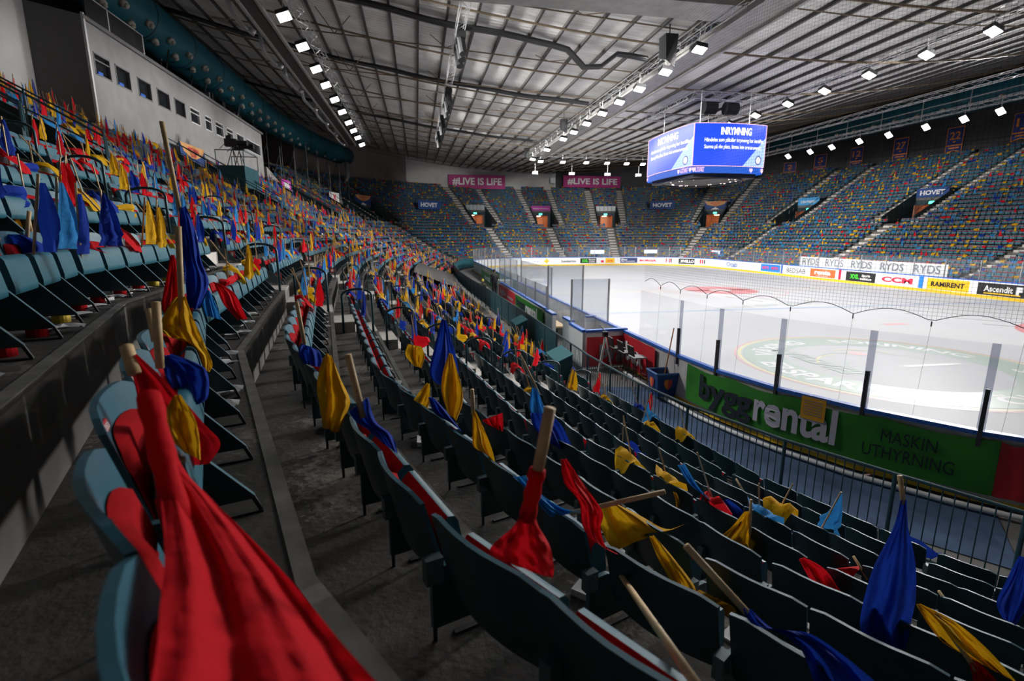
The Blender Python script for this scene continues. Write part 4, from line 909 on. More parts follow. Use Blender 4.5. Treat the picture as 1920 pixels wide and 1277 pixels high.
mb = MB(); mb.box((JX0 + .1, JY0 + .1, JZ0 + .05), (JX1 - .1, JY1 - .1, JZ1 - .02)); kid(mb, 'core', M_DARK, jb)
mb = MB(); S = np.linspace(0, 2 * math.pi, 33); cx, cy = (JX0 + JX1) / 2, (JY0 + JY1) / 2
mb.path([(cx + 2.55 * math.cos(a), cy + 3.3 * math.sin(a), JZ0 - .28) for a in S], .05, 6); kid(mb, 'lower_ring', M_DARK, jb)
mb = MB(); 
for a in S[:-1]: mb.tube((cx + 2.55 * math.cos(a), cy + 3.3 * math.sin(a), JZ0 - .28), (cx + 2.2 * math.cos(a), cy + 2.9 * math.sin(a), JZ0 + .1), .02, 4)
mb.box((JX0 + .3, JY0 + .3, JZ0 - .22), (JX1 - .3, JY1 - .3, JZ0 + .05)); kid(mb, 'lower_cage', M_DARK, jb)
for i in range(30): a = random.uniform(0, 6.28); r = random.uniform(.8, 1.0); mb = MB(); mb.box((cx + 2.3 * r * math.cos(a) - .03, cy + 3.0 * r * math.sin(a) - .03, JZ0 - .26), (cx + 2.3 * r * math.cos(a) + .03, cy + 3.0 * r * math.sin(a) + .03, JZ0 - .2)); kid(mb, 'indicator_lamp', mat('indicator', (1, .8, .75), .5, emit=1.5), jb)
for (x, y) in ((JX0 + .8, JY0 + .8), (JX1 - .8, JY0 + .8), (JX0 + .8, JY1 - .8), (JX1 - .8, JY1 - .8)): mb = MB(); mb.tube((x, y, JZ1 - .1), (x, y, 13.4), .03, 5); kid(mb, 'suspension_cable', M_STEEL, jb)
# winch frame above the cube
wf = thing('winch_frame', 'grey truss frame with cable drums above the scoreboard', 'winch', (20.5, 36, 12.6)); mb = MB()
for (a, b) in (((17.8, 33, 12.9), (17.8, 39.5, 12.9)), ((23.4, 33, 12.9), (23.4, 39.5, 12.9)), ((17.8, 33, 12.9), (23.4, 33, 12.9)), ((17.8, 39.5, 12.9), (23.4, 39.5, 12.9))): truss(mb, a, b, .45, .6)
kid(mb, 'truss', M_ALU, wf)
for x in (19.6, 21.2): mb = MB(); mb.tube((x, 34.6, 12.6), (x + .9, 34.6, 12.6), .42, 16); kid(mb, 'cable_drum', M_DARK, wf)

# ================================================================== banners
M_MAG = mat('banner_magenta', (.42, .02, .18), .6, var=.06, scale=1); M_BNAVY = mat('banner_navy', (.022, .045, .22), .6); M_BORG = mat('banner_orange', (.90, .30, .05), .6); M_HOV = mat('banner_hovet_blue', (.012, .055, .22), .6)
def flat_banner(name, o, r, u, w, h, m, texts, label, th=.03, cat='banner', extra=None):
    o, r, u = np.array(o, float), np.array(r, float), np.array(u, float); n = np.cross(r, u)
    root = thing(name, label, cat, tuple(o)); mb = MB(); b = o - n * th
    mb.hexa([b, b + r * w, o + r * w, o, b + u * h, b + r * w + u * h, o + r * w + u * h, o + u * h]); kid(mb, 'banner_cloth', m, root)
    for (body, x0, x1, y0, y1, mm, bold) in texts: lettering(body, plane_fn(o + n * .03, r, u, x0 * w, x1 * w, y0 * h, y1 * h), mm, root, bold)
    return root
def far_frame(u0, v0, u1, v1, yd):
    a, b = aty(u0, v1, yd), aty(u1, v1, yd); h = aty(u0, v0, yd)[2] - a[2]; return a, np.linalg.norm(b - a), h
for (u0, u1, lab) in ((841, 947, 'magenta LIVE IS LIFE banner on the white end wall, one half above the stairs to HOVET'), (1056, 1163, 'magenta LIVE IS LIFE banner at the dark end of the wall beside the scoreboard')):
    o, w, h = far_frame(u0, 327 if u0 < 1000 else 329, u1, 353 if u0 < 1000 else 351, 93.0)
    flat_banner('banner', o, (1, 0, 0), (0, 0, 1), w, h, M_MAG, [('#LIVE IS LIFE', .07, .94, .22, .80, M_WHITE, .03)], lab.replace(', one half above the stairs to HOVET', ', further from the scoreboard'))
wl = flat_banner('wall_clock', (aty(1032, 343, 92.8)), (1, 0, 0), (0, 0, 1), .9, .9, M_WHITE, [], 'small white clock on the end wall between the magenta banners', cat='clock')
for i, (u, num) in enumerate(((1473, '2'), (1530, '5'), (1595, '12'), (1675, '27'), (1773, '22'), (1895, '11'))):
    f_, q_ = find_u(u, 33, idx('fr', 37.9), I_R + 2); t_, n_ = FT(f_); A_ = FP(f_, q_, DK(34) + .3); r_ = float(np.linalg.norm(A_)); vv = {'2': (305, 330), '5': (290, 323), '12': (277, 314), '27': (260, 303), '22': (240, 288), '11': (213, 266)}[num]
    zt = atr(u, vv[0], r_)[2]; zb = atr(u, vv[1], r_)[2]; w = 1.9
    root = thing('number_banner', f"navy banner with orange number {dict([('2', 'two'), ('5', 'five'), ('12', 'twelve'), ('27', 'twenty-seven'), ('22', 'twenty-two'), ('11', 'eleven')])[num]} above the far long stand", 'banner', (*A_, zb), 'number banners over the far long stand')
    def pt(a, z, o=0.0): P_ = A_ + t_ * w * (a - .5) - n_ * o; return (P_[0], P_[1], zb + (zt - zb) * z)
    mb = MB(); mb.cur = 0; mb.poly([pt(0, 0), pt(.5, .09), pt(1, 0), pt(1, 1), pt(0, 1)]); kid(mb, 'banner_cloth', M_BNAVY, root)
    mb = MB()
    for (a, b, c, d) in (((0, 0), (0, 1), (.04, 1), (.04, .01)), ((.96, .01), (.96, 1), (1, 1), (1, 0)), ((0, .97), (0, 1), (1, 1), (1, .97)), ((0, 0), (.0, .03), (.5, .12), (.5, .09)), ((.5, .09), (.5, .12), (1, .03), (1, 0)), ((.06, .27), (.06, .32), (.94, .32), (.94, .27))): mb.quad(pt(*a, .02), pt(*b, .02), pt(*c, .02), pt(*d, .02))
    kid(mb, 'orange_trim', M_BORG, root)
    x0, x1 = (.30, .70) if len(num) == 1 else (.18, .82)
    lettering(num, lambda x, yy: np.array(pt(x0 + (x1 - x0) * x, .52 + .30 * yy, .03)), M_BORG, root, .02)
    mb = MB(); mb.poly([pt(.5 + .10 * math.cos(a), .43 + .035 * math.sin(a), .03) for a in np.linspace(2 * math.pi, 0, 12, endpoint=False)]); kid(mb, 'emblem', M_BORG, root)
    mb = MB(); mb.quad(pt(.2, .17, .03), pt(.2, .22, .03), pt(.8, .22, .03), pt(.8, .17, .03)); kid(mb, 'printed_line', M_BORG, root)
# HOVET and sponsor boards over the vomitories are added with the vomitories

# ================================================================== vomitories and their signs
M_VDOOR = mat('door_brown', (.30, .085, .03), .5, var=.2, scale=1.5); M_VGLOW = mat('corridor_wall', (.55, .25, .12), .6); M_EXIT = mat('exit_green', (.10, .85, .55), .4, emit=1.6); M_GLASSB = mat('balustrade_pale', (.42, .45, .46), .4)
VSIGN = {1: 'guld', 2: 'vive', 3: 'x', 4: 'guld', 5: 'rail', 6: 'mag', 7: 'rail', 8: 'guld', 9: 'lblue', 10: 'hovet'}
VWHERE = ['beside the camera on our side', 'under the gold banner before the press box', 'under the small magenta sign', 'under the white sign with red marks', 'in the far corner under a gold banner', 'left of the magenta strip', 'under the magenta strip at the far end', 'glowing red at the far end', 'in the far right corner', 'under the pale blue sign', 'under the HOVET sign of the far long stand']
M_GOLD = mat('banner_gold', (.72, .36, .12), .6); M_LBS = mat('sign_pale_blue', (.06, .30, .60), .5); M_MAGS = mat('sign_magenta', (.45, .03, .32), .5)
def sign_panel(A, t, n, w, z0, h, kind, where):
    # A = centre point in plan on the face, t tangent, -n faces the rink; left-to-right as seen from the rink is +t
    o = np.array([*(A - t * w / 2 - n * .06), z0]); r = np.array([*t, 0]); u = np.array([0, 0, 1.0])
    if kind == 'hovet': return flat_banner('sign', o, r, u, w, h, M_HOV, [('HOVET', .12, .88, .25, .75, M_WHITE, .03)], f"navy HOVET sign {where}", cat='sign')
    if kind == 'mag': return flat_banner('sign', o, r, u, w, h * .8, M_MAGS, [('Huvudsponsor Mästerskapet', .1, .9, .3, .6, M_WHITE, .01)], f"narrow magenta strip sign {where}", cat='sign')
    if kind == 'vive': return flat_banner('sign', o, r, u, w * .7, h * 1.1, M_MAGS, [('VIVE', .2, .8, .12, .85, M_WHITE, .06)], f"magenta VIVE sign {where}", cat='sign')
    if kind == 'lblue': return flat_banner('sign', o, r, u, w, h, M_LBS, [('isterrassen', .15, .85, .3, .7, M_WHITE, .01)], f"pale blue sign {where}", cat='sign')
    if kind == 'x': 
        b = flat_banner('sign', o, r, u, w * .7, h * 1.1, M_WHITE, [('X', .3, .7, .2, .8, M_LRED, .05)], f"white sign with a red cross {where}", cat='sign'); return b
    if kind == 'guld':
        b = flat_banner('banner', o, r, u, w, h * 1.25, M_HOV, [], f"gold and blue championship banner {where}")
        nn = np.array([*(-n), 0]); q = lambda x, y: o + r * w * x + u * h * 1.25 * y + nn * .02
        mb = MB(); mb.poly([q(0, 1), q(.12, .62), q(.4, .40), q(.6, .40), q(.88, .62), q(1, 1)][::-1]); kid(mb, 'gold_field', M_GOLD, b)
        mb = MB(); mb.tri(q(.3, 0), q(.7, 0), q(.5, .3)); kid(mb, 'white_wedge', M_WHITE, b)
        lettering('MÄSTARNAS\nGULD', lambda x, y: q(.28 + .44 * x, .46 + .46 * y) + nn * .02, M_LRED, b, .02); return b
    if kind == 'rail':
        root = thing('balustrade', f"pale panelled balustrade over the exit {where}", 'balustrade', tuple(o))
        for i in range(5): mb = MB(); a = o + r * w * (i + .04) / 5; mb.hexa([a, a + r * w * .18, a + r * w * .18 + np.array([*n, 0]) * .03, a + np.array([*n, 0]) * .03] + [p + u * h * .8 for p in (a, a + r * w * .18, a + r * w * .18 + np.array([*n, 0]) * .03, a + np.array([*n, 0]) * .03)]); kid(mb, 'panel', M_GLASSB, root)
        return root
for i, (f, q) in enumerate(VOMS):
    t, n = FT(f); A0 = FP(f, q, DK(VOM_K0)); z0, z1 = ZK[VOM_K0 - 1] + .02, ZK[VOM_K1]; dep = DEPTH * (VOM_K1 - VOM_K0); hw = VOM_HW
    root = thing('exit_passage', f"stand exit passage {VWHERE[i]}", 'exit', (*A0, z0), 'exit passages cut into the stand')
    W3 = lambda s, d, z: (*(A0 + t * s + n * d), z)
    mb = MB(); mb.quad(W3(-hw - .3, 0, z0), W3(hw + .3, 0, z0), W3(hw + .3, dep, z0), W3(-hw - .3, dep, z0)); kid(mb, 'passage_floor', M_CONC, root)
    for s in (-1, 1):
        mb = MB(); x0, x1 = s * hw, s * (hw + .12); pr = [(0, z0), (dep + .1, z0), (dep + .1, z1 + .5), (0, ZK[VOM_K0] + .35)]
        a = [W3(x0, d, z) for d, z in pr]; b = [W3(x1, d, z) for d, z in pr]; mb.poly(a); mb.poly(b[::-1])
        for j in range(4): mb.quad(a[j], b[j], b[(j + 1) % 4], a[(j + 1) % 4])
        kid(mb, 'side_wall', M_TEALD, root)
        mb = MB(); mb.tube(W3(s * (hw + .06), 0, ZK[VOM_K0] + .8), W3(s * (hw + .06), dep, z1 + .95), .03, 6); mb.tube(W3(s * (hw + .06), 0, ZK[VOM_K0] + .3), W3(s * (hw + .06), 0, ZK[VOM_K0] + .8), .03, 6); kid(mb, 'handrail', M_RAIL, root)
    mb = MB(); dw = 1.25; zd = z0 + 2.05
    for (a, b, c, d) in ((-hw, -dw, z0, z1), (dw, hw, z0, z1), (-dw, dw, zd, z1)): mb.quad(W3(a, dep, c), W3(b, dep, c), W3(b, dep, d), W3(a, dep, d))
    kid(mb, 'back_wall', M_TEALD, root)
    mb = MB(); D2 = dep + 2.6; mb.quad(W3(-dw, D2, z0), W3(dw, D2, z0), W3(dw, D2, zd), W3(-dw, D2, zd)); mb.quad(W3(-dw, dep, z0), W3(-dw, dep, zd), W3(-dw, D2, zd), W3(-dw, D2, z0)); mb.quad(W3(dw, dep, z0), W3(dw, D2, z0), W3(dw, D2, zd), W3(dw, dep, zd)); mb.quad(W3(-dw, dep, zd), W3(dw, dep, zd), W3(dw, D2, zd), W3(-dw, D2, zd)); mb.quad(W3(-dw, dep, z0), W3(dw, dep, z0), W3(dw, D2, z0), W3(-dw, D2, z0)); kid(mb, 'corridor', M_VGLOW, root)
    mb = MB(); c = A0 + n * (dep + 1.3); mb.box((c[0] - .3, c[1] - .3, zd - .08), (c[0] + .3, c[1] + .3, zd - .03)); kid(mb, 'corridor_lamp', mat('corridor_lamp', (1, .75, .5), .5, emit=9.0), root)
    for s in (-1, 1): mb = MB(); p, e = A0 + t * s * dw + n * (dep - .02), A0 + t * s * (dw - .25) + n * (dep - 1.1); mb.obox(p, e, .05, z0, zd - .05); kid(mb, 'door', M_VDOOR, root)
    p = A0 + n * (dep - .03); es = thing('exit_sign', f"small green exit sign over the passage {VWHERE[i]}", 'exit sign', (*p, zd + .1), 'green exit signs')
    mb = MB(); mb.obox(p - t * .28, p + t * .28, .05, zd + .1, zd + .38); kid(mb, 'sign_face', M_EXIT, es)
    if i in VSIGN: sign_panel(A0 + n * (dep - .05), t, n, 3.4, z1 - .15, 1.0, VSIGN[i], VWHERE[i])
for (u, k, f0, f1, wh) in ((805, 18, idx('fl', 37.9), I_FE, 'on the seats at the far corner'), (1240, 19, I_FE, idx('fr', 37.9), 'below the hanging scoreboard')):
    f, q = find_u(u, k, f0, f1); t, n = FT(f); A = FP(f, q, DK(k)); sign_panel(A, t, n, 4.0, ZK[k] + .9, 1.3, 'hovet', wh)

# ================================================================== arena seats
def chair_parts():
    P = {}
    def shell_pts(x, z): 
        e = (abs(x) / .235); return -.37 - .18 * (z - .28) + .04 * e * e
    xs = np.linspace(-.238, .238, 9); mb = MB(); zs = [.28, .42, .56, .655, .685, .70]
    def zt(x, z): return z - (z - .28) / .42 * .035 * (abs(x) / .238) ** 6
    F = [[(x, shell_pts(x, z), zt(x, z)) for x in xs] for z in zs]; B = [[(x, shell_pts(x, z) - .016, zt(x, z)) for x in xs] for z in zs]
    mb.cur = 1; mb.grid([r[::-1] for r in F]); mb.cur = 0; mb.grid(B)
    mb.cur = 2
    for i in range(8): mb.quad(F[-1][i], F[-1][i + 1], B[-1][i + 1], B[-1][i]); mb.quad(B[0][i], B[0][i + 1], F[0][i + 1], F[0][i])
    for j in range(len(zs) - 1): mb.quad(B[j][0], F[j][0], F[j + 1][0], B[j + 1][0]); mb.quad(F[j][-1], B[j][-1], B[j + 1][-1], F[j + 1][-1])
    P['backrest'] = (mb.mesh('backrest', [M_SHELL, M_BAND, M_BAND], True), None)
    mb = MB(); xs2 = np.linspace(-.205, .205, 9); G = []
    for j, z in enumerate((.33, .42, .5, .56, .59, .605)): 
        G.append([(x * (1 if j < 3 else 1 - .04 * (j - 2)), shell_pts(x, z) + (.004 if j in (0, 5) or abs(x) > .2 else .032), z - .03 * (abs(x) / .205) ** 4 * (j > 2)) for x in xs2])
    mb.grid([r[::-1] for r in G]); P['back_cushion'] = (mb.mesh('back_cushion', M_UPH, True), None)
    mb = MB(); y = shell_pts(.14, .66) + .004; mb.hexa([(.115, y - .004, .632), (.165, y - .004, .632), (.165, y + .002, .632), (.115, y + .002, .632), (.115, y - .008, .668), (.165, y - .008, .668), (.165, y - .002, .668), (.115, y - .002, .668)]); P['number_tag'] = (mb.mesh('number_tag', M_TAG), None)
    mb = MB(); v, fc, _ = text_mesh('353', .02); mb.v = [(.160 - .04 * a, y + .004 - .004 * b, .640 + .02 * b) for a, b in v]; mb.f = list(fc); mb.m = [0] * len(fc); P['tag_number'] = (mb.mesh('tag_number', M_WHITE), 'number_tag')
    mb = MB(); sx = np.linspace(-.20, .20, 5); prof = [(-.275, .285), (-.252, .30), (-.250, .34), (-.262, .44), (-.272, .51), (-.285, .535), (-.31, .54)]
    mb.grid([[(x, py, pz) for x in sx] for py, pz in prof]); 
    bk = [(-.31, .54), (-.34, .50), (-.33, .33), (-.275, .285)]; mb.cur = 1; mb.grid([[(x, py, pz) for x in sx] for py, pz in bk]); mb.cur = 0
    for s in (0, -1):
        pts = [(sx[s], py, pz) for py, pz in prof + bk[1:-1]]; mb.poly(pts if s == 0 else pts[::-1])
    P['seat'] = (mb.mesh('seat', [M_SEAT, M_UPH], True), None)
    mb = MB(); pr = [(-.40, .37), (-.30, .37), (-.28, .355), (-.115, .085), (-.12, .075), (-.40, .075)]; a = [(.245, y_, z_) for y_, z_ in pr]; b = [(.268, y_, z_) for y_, z_ in pr]
    mb.poly(a); mb.poly(b[::-1]); mb.cur = 1
    for j in range(6): mb.quad(a[j], b[j], b[(j + 1) % 6], a[(j + 1) % 6])
    P['side_panel'] = (mb.mesh('side_panel', [M_PANEL, mat('panel_edge_lit', (.05, .14, .18), .4)]), None)  # edges coloured lighter than the panel faces: the light they catch is painted in
    mb = MB(); mb.tube((.256, -.125, .09), (.256, -.10, .008), .008, 6); mb.box((.244, -.32, 0), (.268, -.095, .012)); mb.tube((.256, -.39, .08), (.256, -.39, 0), .008, 6); P['leg'] = (mb.mesh('leg', M_DARK), None)
    mb = MB(); mb.box((.236, -.42, .30), (.276, -.36, .42)); P['bracket'] = (mb.mesh('bracket', M_BRK), None)
    return P
ZS = .765
CH = chair_parts()
for me_, _ in CH.values():
    co = np.empty(len(me_.vertices) * 3); me_.vertices.foreach_get('co', co); co = co.reshape(-1, 3); co[:, 2] *= ZS; me_.vertices.foreach_set('co', co.ravel()); me_.update()
def chair_low():
    mb = MB()
    xs = [-.235, 0, .235]; ya = [-.33, -.37, -.33]
    for z0, z1, ys in ((.28, .70, 1),):
        mb.cur = 0
        for i in (0, 1): mb.quad((xs[i], ya[i] - .016, z0), (xs[i], ya[i] - .092, z1), (xs[i + 1], ya[i + 1] - .092, z1), (xs[i + 1], ya[i + 1] - .016, z0))
        mb.cur = 1
        for i in (0, 1): mb.quad((xs[i], ya[i], z0), (xs[i + 1], ya[i + 1], z0), (xs[i + 1], ya[i + 1] - .076, z1), (xs[i], ya[i] - .076, z1)); mb.quad((xs[i], ya[i] - .076, z1), (xs[i + 1], ya[i + 1] - .076, z1), (xs[i + 1], ya[i + 1] - .092, z1), (xs[i], ya[i] - .092, z1))
    mb.cur = 2
    for i in (0, 1): mb.quad((xs[i] * .88, ya[i] - .01, .5), (xs[i + 1] * .88, ya[i + 1] - .01, .5), (xs[i + 1] * .88, ya[i + 1] - .035, .61), (xs[i] * .88, ya[i] - .035, .61))
    mb.cur = 3
    mb.quad((-.2, -.25, .29), (.2, -.25, .29), (.2, -.275, .54), (-.2, -.275, .54)); mb.quad((-.2, -.275, .54), (.2, -.275, .54), (.2, -.32, .53), (-.2, -.32, .53))
    mb.cur = 4
    for x in (.245, .268): mb.poly([(x, -.40, .37), (x, -.28, .37), (x, -.115, .08), (x, -.40, .08)])
    mb.quad((.245, -.28, .37), (.268, -.28, .37), (.268, -.115, .08), (.245, -.115, .08))
    return mb
CL = chair_low(); CL.v = [(x, y, z * ZS) for x, y, z in CL.v]
PITCH_C = .487
def in_view(P, z, m=.12):
    w = proj((P[0], P[1], z)); return w[2] > .1 and -1920 * m < w[0] < 1920 * (1 + m) and -1277 * m < w[1] < 1277 * (1 + m + .15)
CHAIRS = []   # (dist, k, index_in_row, P, rot, f)
ROWS_DONE = {}
for k in range(0, 40):
    cnt = 0
    for f in range(NL):
        if k > min(ktop_at(f), ktop_at(f + 1)): continue
        if LOOP[f][2] == 'nr' and LOOP[f][3] > 10: continue
        if k < 4 and FP(f, .5, 0)[1] < 50 and FP(f, .5, 0)[0] < 10 and 33 < FP(f, .5, 0)[1] < 47: continue      # tarpaulin over the front seats
        a, b = LP(f, DK(k)), LP(f + 1, DK(k)); L = np.linalg.norm(b - a); t = (b - a) / L; n = np.array([-t[1], t[0]]); m = int(round(L / PITCH_C))
        if m < 1: continue
        g = L / m if L / m < .53 else PITCH_C
        for j in range(m):
            P = a + t * (L / 2 + (j - (m - 1) / 2) * g)
            if not in_view(P, ZK[k] + .5): 
                continue
            if in_aisle(f, P, k) or in_vom(f, P, k, VOM_HW + .35): continue
            cnt += 1; rot = math.atan2(n[0], -n[1]); CHAIRS.append((float(np.hypot(P[0] + n[0] * .4, P[1] + n[1] * .4)), k, cnt, P, rot, f))
CHAIRS.sort(key=lambda c: c[0])
CHAIRS = [c for c in CHAIRS if c[0] > .38]
N_IND = 300
def make_chair(c):
    d, k, i, P, rot, f = c
    root = thing('arena_seat', f"blue tip-up seat in {ordinal(k + 1)} row above the rinkside fence, {ordinal(i)} from the row's near end", 'seat', (P[0], P[1], ZK[k]), 'blue tip-up arena seats'); root.rotation_euler = (0, 0, rot)
    made = {}
    for nm, (me, par) in CH.items():
        if nm in ('tag_number',) and d > 5: continue
        made[nm] = link(nm, me, made.get(par, root))
for c in CHAIRS[:N_IND]: make_chair(c)
def scatter(name, mb, items, mats, label, cat):
    """items: list of (P, z, rot, scale); one merged mesh"""
    V0 = np.array(mb.v); nv = len(V0); n = len(items); A = np.empty((n, nv, 3))
    for i, (P, z, rot, s) in enumerate(items):
        c, q = math.cos(rot), math.sin(rot); A[i, :, 0] = P[0] + (V0[:, 0] * c - V0[:, 1] * q) * s; A[i, :, 1] = P[1] + (V0[:, 0] * q + V0[:, 1] * c) * s; A[i, :, 2] = z + V0[:, 2] * s
    ls = np.array([len(f) for f in mb.f]); li = np.concatenate([np.array(f) for f in mb.f])
    return A.reshape(-1, 3), (li[None, :] + (np.arange(n) * nv)[:, None]).ravel(), np.tile(ls, n), np.tile(np.array(mb.m), n)
def merged(name, chunks, mats, label, cat, smooth=False):
    vs, ls, ss, ms = [], [], [], []; off = 0
    for V_, li, l, m in chunks: vs.append(V_); ls.append(li + off); ss.append(l); ms.append(m); off += len(V_)
    V_ = np.concatenate(vs); li = np.concatenate(ls); l = np.concatenate(ss); m = np.concatenate(ms)
    me = bpy.data.meshes.new(name); me.vertices.add(len(V_)); me.vertices.foreach_set('co', V_.ravel()); me.loops.add(len(li)); me.loops.foreach_set('vertex_index', li.astype(np.int32))
    me.polygons.add(len(l)); st = np.concatenate([[0], np.cumsum(l)[:-1]]); me.polygons.foreach_set('loop_start', st.astype(np.int32)); me.polygons.foreach_set('loop_total', l.astype(np.int32)); me.polygons.foreach_set('material_index', m.astype(np.int32))
    for mm in mats: me.materials.append(mm)
    if smooth: me.polygons.foreach_set('use_smooth', np.ones(len(l), bool))
    me.update(calc_edges=True); me.validate(); return link(name, me, None, label, cat, None, 'stuff')
rest = [(c[3], ZK[c[1]], c[4], 1.0) for c in CHAIRS[N_IND:]]
merged('arena_seats', [scatter('', CL, rest, None, '', '')], [M_SHELL, M_BAND, M_UPH, M_SEAT, M_PANEL], 'thousands of blue tip-up seats filling the rest of the bowl', 'seats')
print('chairs', len(CHAIRS))

# ================================================================== flags on the seats
STICK = (.008, 5)
def cloth_grid(rows, nu, folds, amp, ph, out=(0, -1, 0)):
    """rows: list of (L, R) 3D points top to bottom; returns grid of points with folds along out"""
    o = np.array(out, float); nv = len(rows); G = []
    for i, (a, b) in enumerate(rows):
        a, b = np.array(a, float), np.array(b, float); v = i / (nv - 1); r = []
        for j in range(nu + 1):
            x = j / nu; e = amp * (math.sin(folds * 2 * math.pi * x + ph + 1.6 * v) * .7 + math.sin((folds + 1.7) * 2 * math.pi * x - ph * 2 + 3 * v) * .35) * (.25 + .75 * min(1, v * 2.2))
            r.append(a * (1 - x) + b * x + o * e)
        G.append(r)
    return G
def flag_mesh(kind, seed, low):
    rnd = random.Random(seed); mb = MB(); nu, nv = (3, 3) if low else (10, 9)
    tilt = rnd.uniform(-.25, .25); tip = rnd.uniform(.85, 1.15)
    base = np.array([rnd.uniform(-.15, .15), -.30, .45]); top = base + np.array([tilt * .6, rnd.uniform(-.18, .12), tip * .62])
    mb.cur = 1
    if kind == 'cone':      # cloth tied at the stick's head, hanging down like a closed parasol
        s = top + (base - top) * rnd.uniform(0, .18); w = rnd.uniform(.07, .13); ln = rnd.uniform(.40, .55); rows = []; sk = rnd.uniform(-.10, .10)
        for i in range(nv + 1):
            v = i / nv; ww = .012 + w * v ** .8; cx = s + np.array([sk * v, .02 - .02 * v, -ln * v]); j = rnd.uniform(-.03, .03) * v
            rows.append((cx + np.array([-ww + j, 0, .04 * v * rnd.uniform(-1, 1)]), cx + np.array([ww + j, 0, -.05 * v * rnd.uniform(-1, 1)])))
        mb.tube(base, top, STICK[0], 3 if low else STICK[1])
        mb.cur = 0; mb.grid(cloth_grid(rows, nu, rnd.uniform(1.0, 1.8), .045, rnd.uniform(0, 6)))
    elif kind == 'drape':   # cloth lying over the top of the backrest, stick leaning out
        w = rnd.uniform(.12, .22); x0 = rnd.uniform(-.12, .12); sk = rnd.uniform(-.15, .15); prof = [(-.23, .46), (-.25, .56), (-.31, .67), (-.39, .735), (-.46, .72), (-.48, .62), (-.49, .50)]
        ks = rnd.randint(4, 6); prof = prof[:ks + 1]; rows = []
        for i, (py, pz) in enumerate(prof):
            v = i / ks; ww = w * (.35 + .65 * math.sin(math.pi * (.15 + .75 * v))); cx = x0 + sk * v
            rows.append(((cx - ww, py, pz + .02 * rnd.uniform(-1, 1)), (cx + ww, py, pz + .03 * rnd.uniform(-1, 1))))
        e = np.array([x0 + rnd.uniform(-.3, .3), -.40 + rnd.uniform(-.1, .2), .5]); mb.tube((x0, -.34, .66), (2 * x0 - e[0], -.39 + rnd.uniform(-.2, .25), 1.0 + rnd.uniform(0, .15)), STICK[0], 3 if low else STICK[1])
        mb.cur = 0; mb.grid(cloth_grid(rows, nu, rnd.uniform(1, 2), .03, rnd.uniform(0, 6), (0, 0, 1)))
    else:                   # twisted length of cloth lying along the row
        L = rnd.uniform(.3, .55); rows = []; x0 = rnd.uniform(-.3, .0); zb = rnd.uniform(.56, .70)
        for i in range(nv + 1):
            v = i / nv; h = (.02 + .10 * math.sin(math.pi * (.1 + .85 * v))) ; z = zb + .10 * (v - .5) * rnd.uniform(-1, 1) - .04 * math.sin(math.pi * v); y = -.32 + .05 * math.sin(5 * v + seed)
            rows.append(((x0 + L * v, y, z - h), (x0 + L * v + .03, y, z + h)))
        mb.tube((x0 + .02, -.32, zb - .12), (x0 - .06 + rnd.uniform(-.1, .1), -.32, zb + .38), STICK[0], 3 if low else STICK[1])
        mb.cur = 0; mb.grid(cloth_grid(rows, nu, 1.2, .03, rnd.uniform(0, 6)))
    mb.v = [(x, y, z * ZS if z < .7 else .7 * ZS + (z - .7)) for x, y, z in mb.v]
    return mb
KINDS = ['cone', 'cone', 'drape', 'drape', 'along', 'cone', 'drape', 'along', 'cone', 'drape']
COLS = [('yellow', C_YEL), ('red', C_RED), ('blue', C_BLU), ('light blue', C_LBL)]
HI = []
for i, kd in enumerate(KINDS):
    mb = flag_mesh(kd, 100 + i, False); cl, st = MB(), MB()
    for fc, m in zip(mb.f, mb.m): (cl if m == 0 else st).f.append(fc); (cl if m == 0 else st).m.append(0)
    
    for q_ in (cl, st):
        us = sorted({v for fc in q_.f for v in fc}); mp = {v: n_ for n_, v in enumerate(us)}; q_.v = [mb.v[v] for v in us]; q_.f = [tuple(mp[v] for v in fc) for fc in q_.f]
    a, b = cl.mesh('flag_cloth', C_YEL, True), st.mesh('stick', M_WOOD)
    HI.append((kd, a, b))
LO = [flag_mesh(kd, 100 + i, True) for i, kd in enumerate(KINDS)]
HIC = {}
def hi_cloth(i, ci):
    if (i, ci) not in HIC:
        me = HI[i][1].copy(); me.materials[0] = COLS[ci][1]; HIC[(i, ci)] = me
    return HIC[(i, ci)]
frng = random.Random(21); chunks = []; indiv = 0; lowitems = {}
WORDS = {'cone': 'hanging from upright stick', 'drape': 'draped over the backrest', 'along': 'lying along the seat top'}
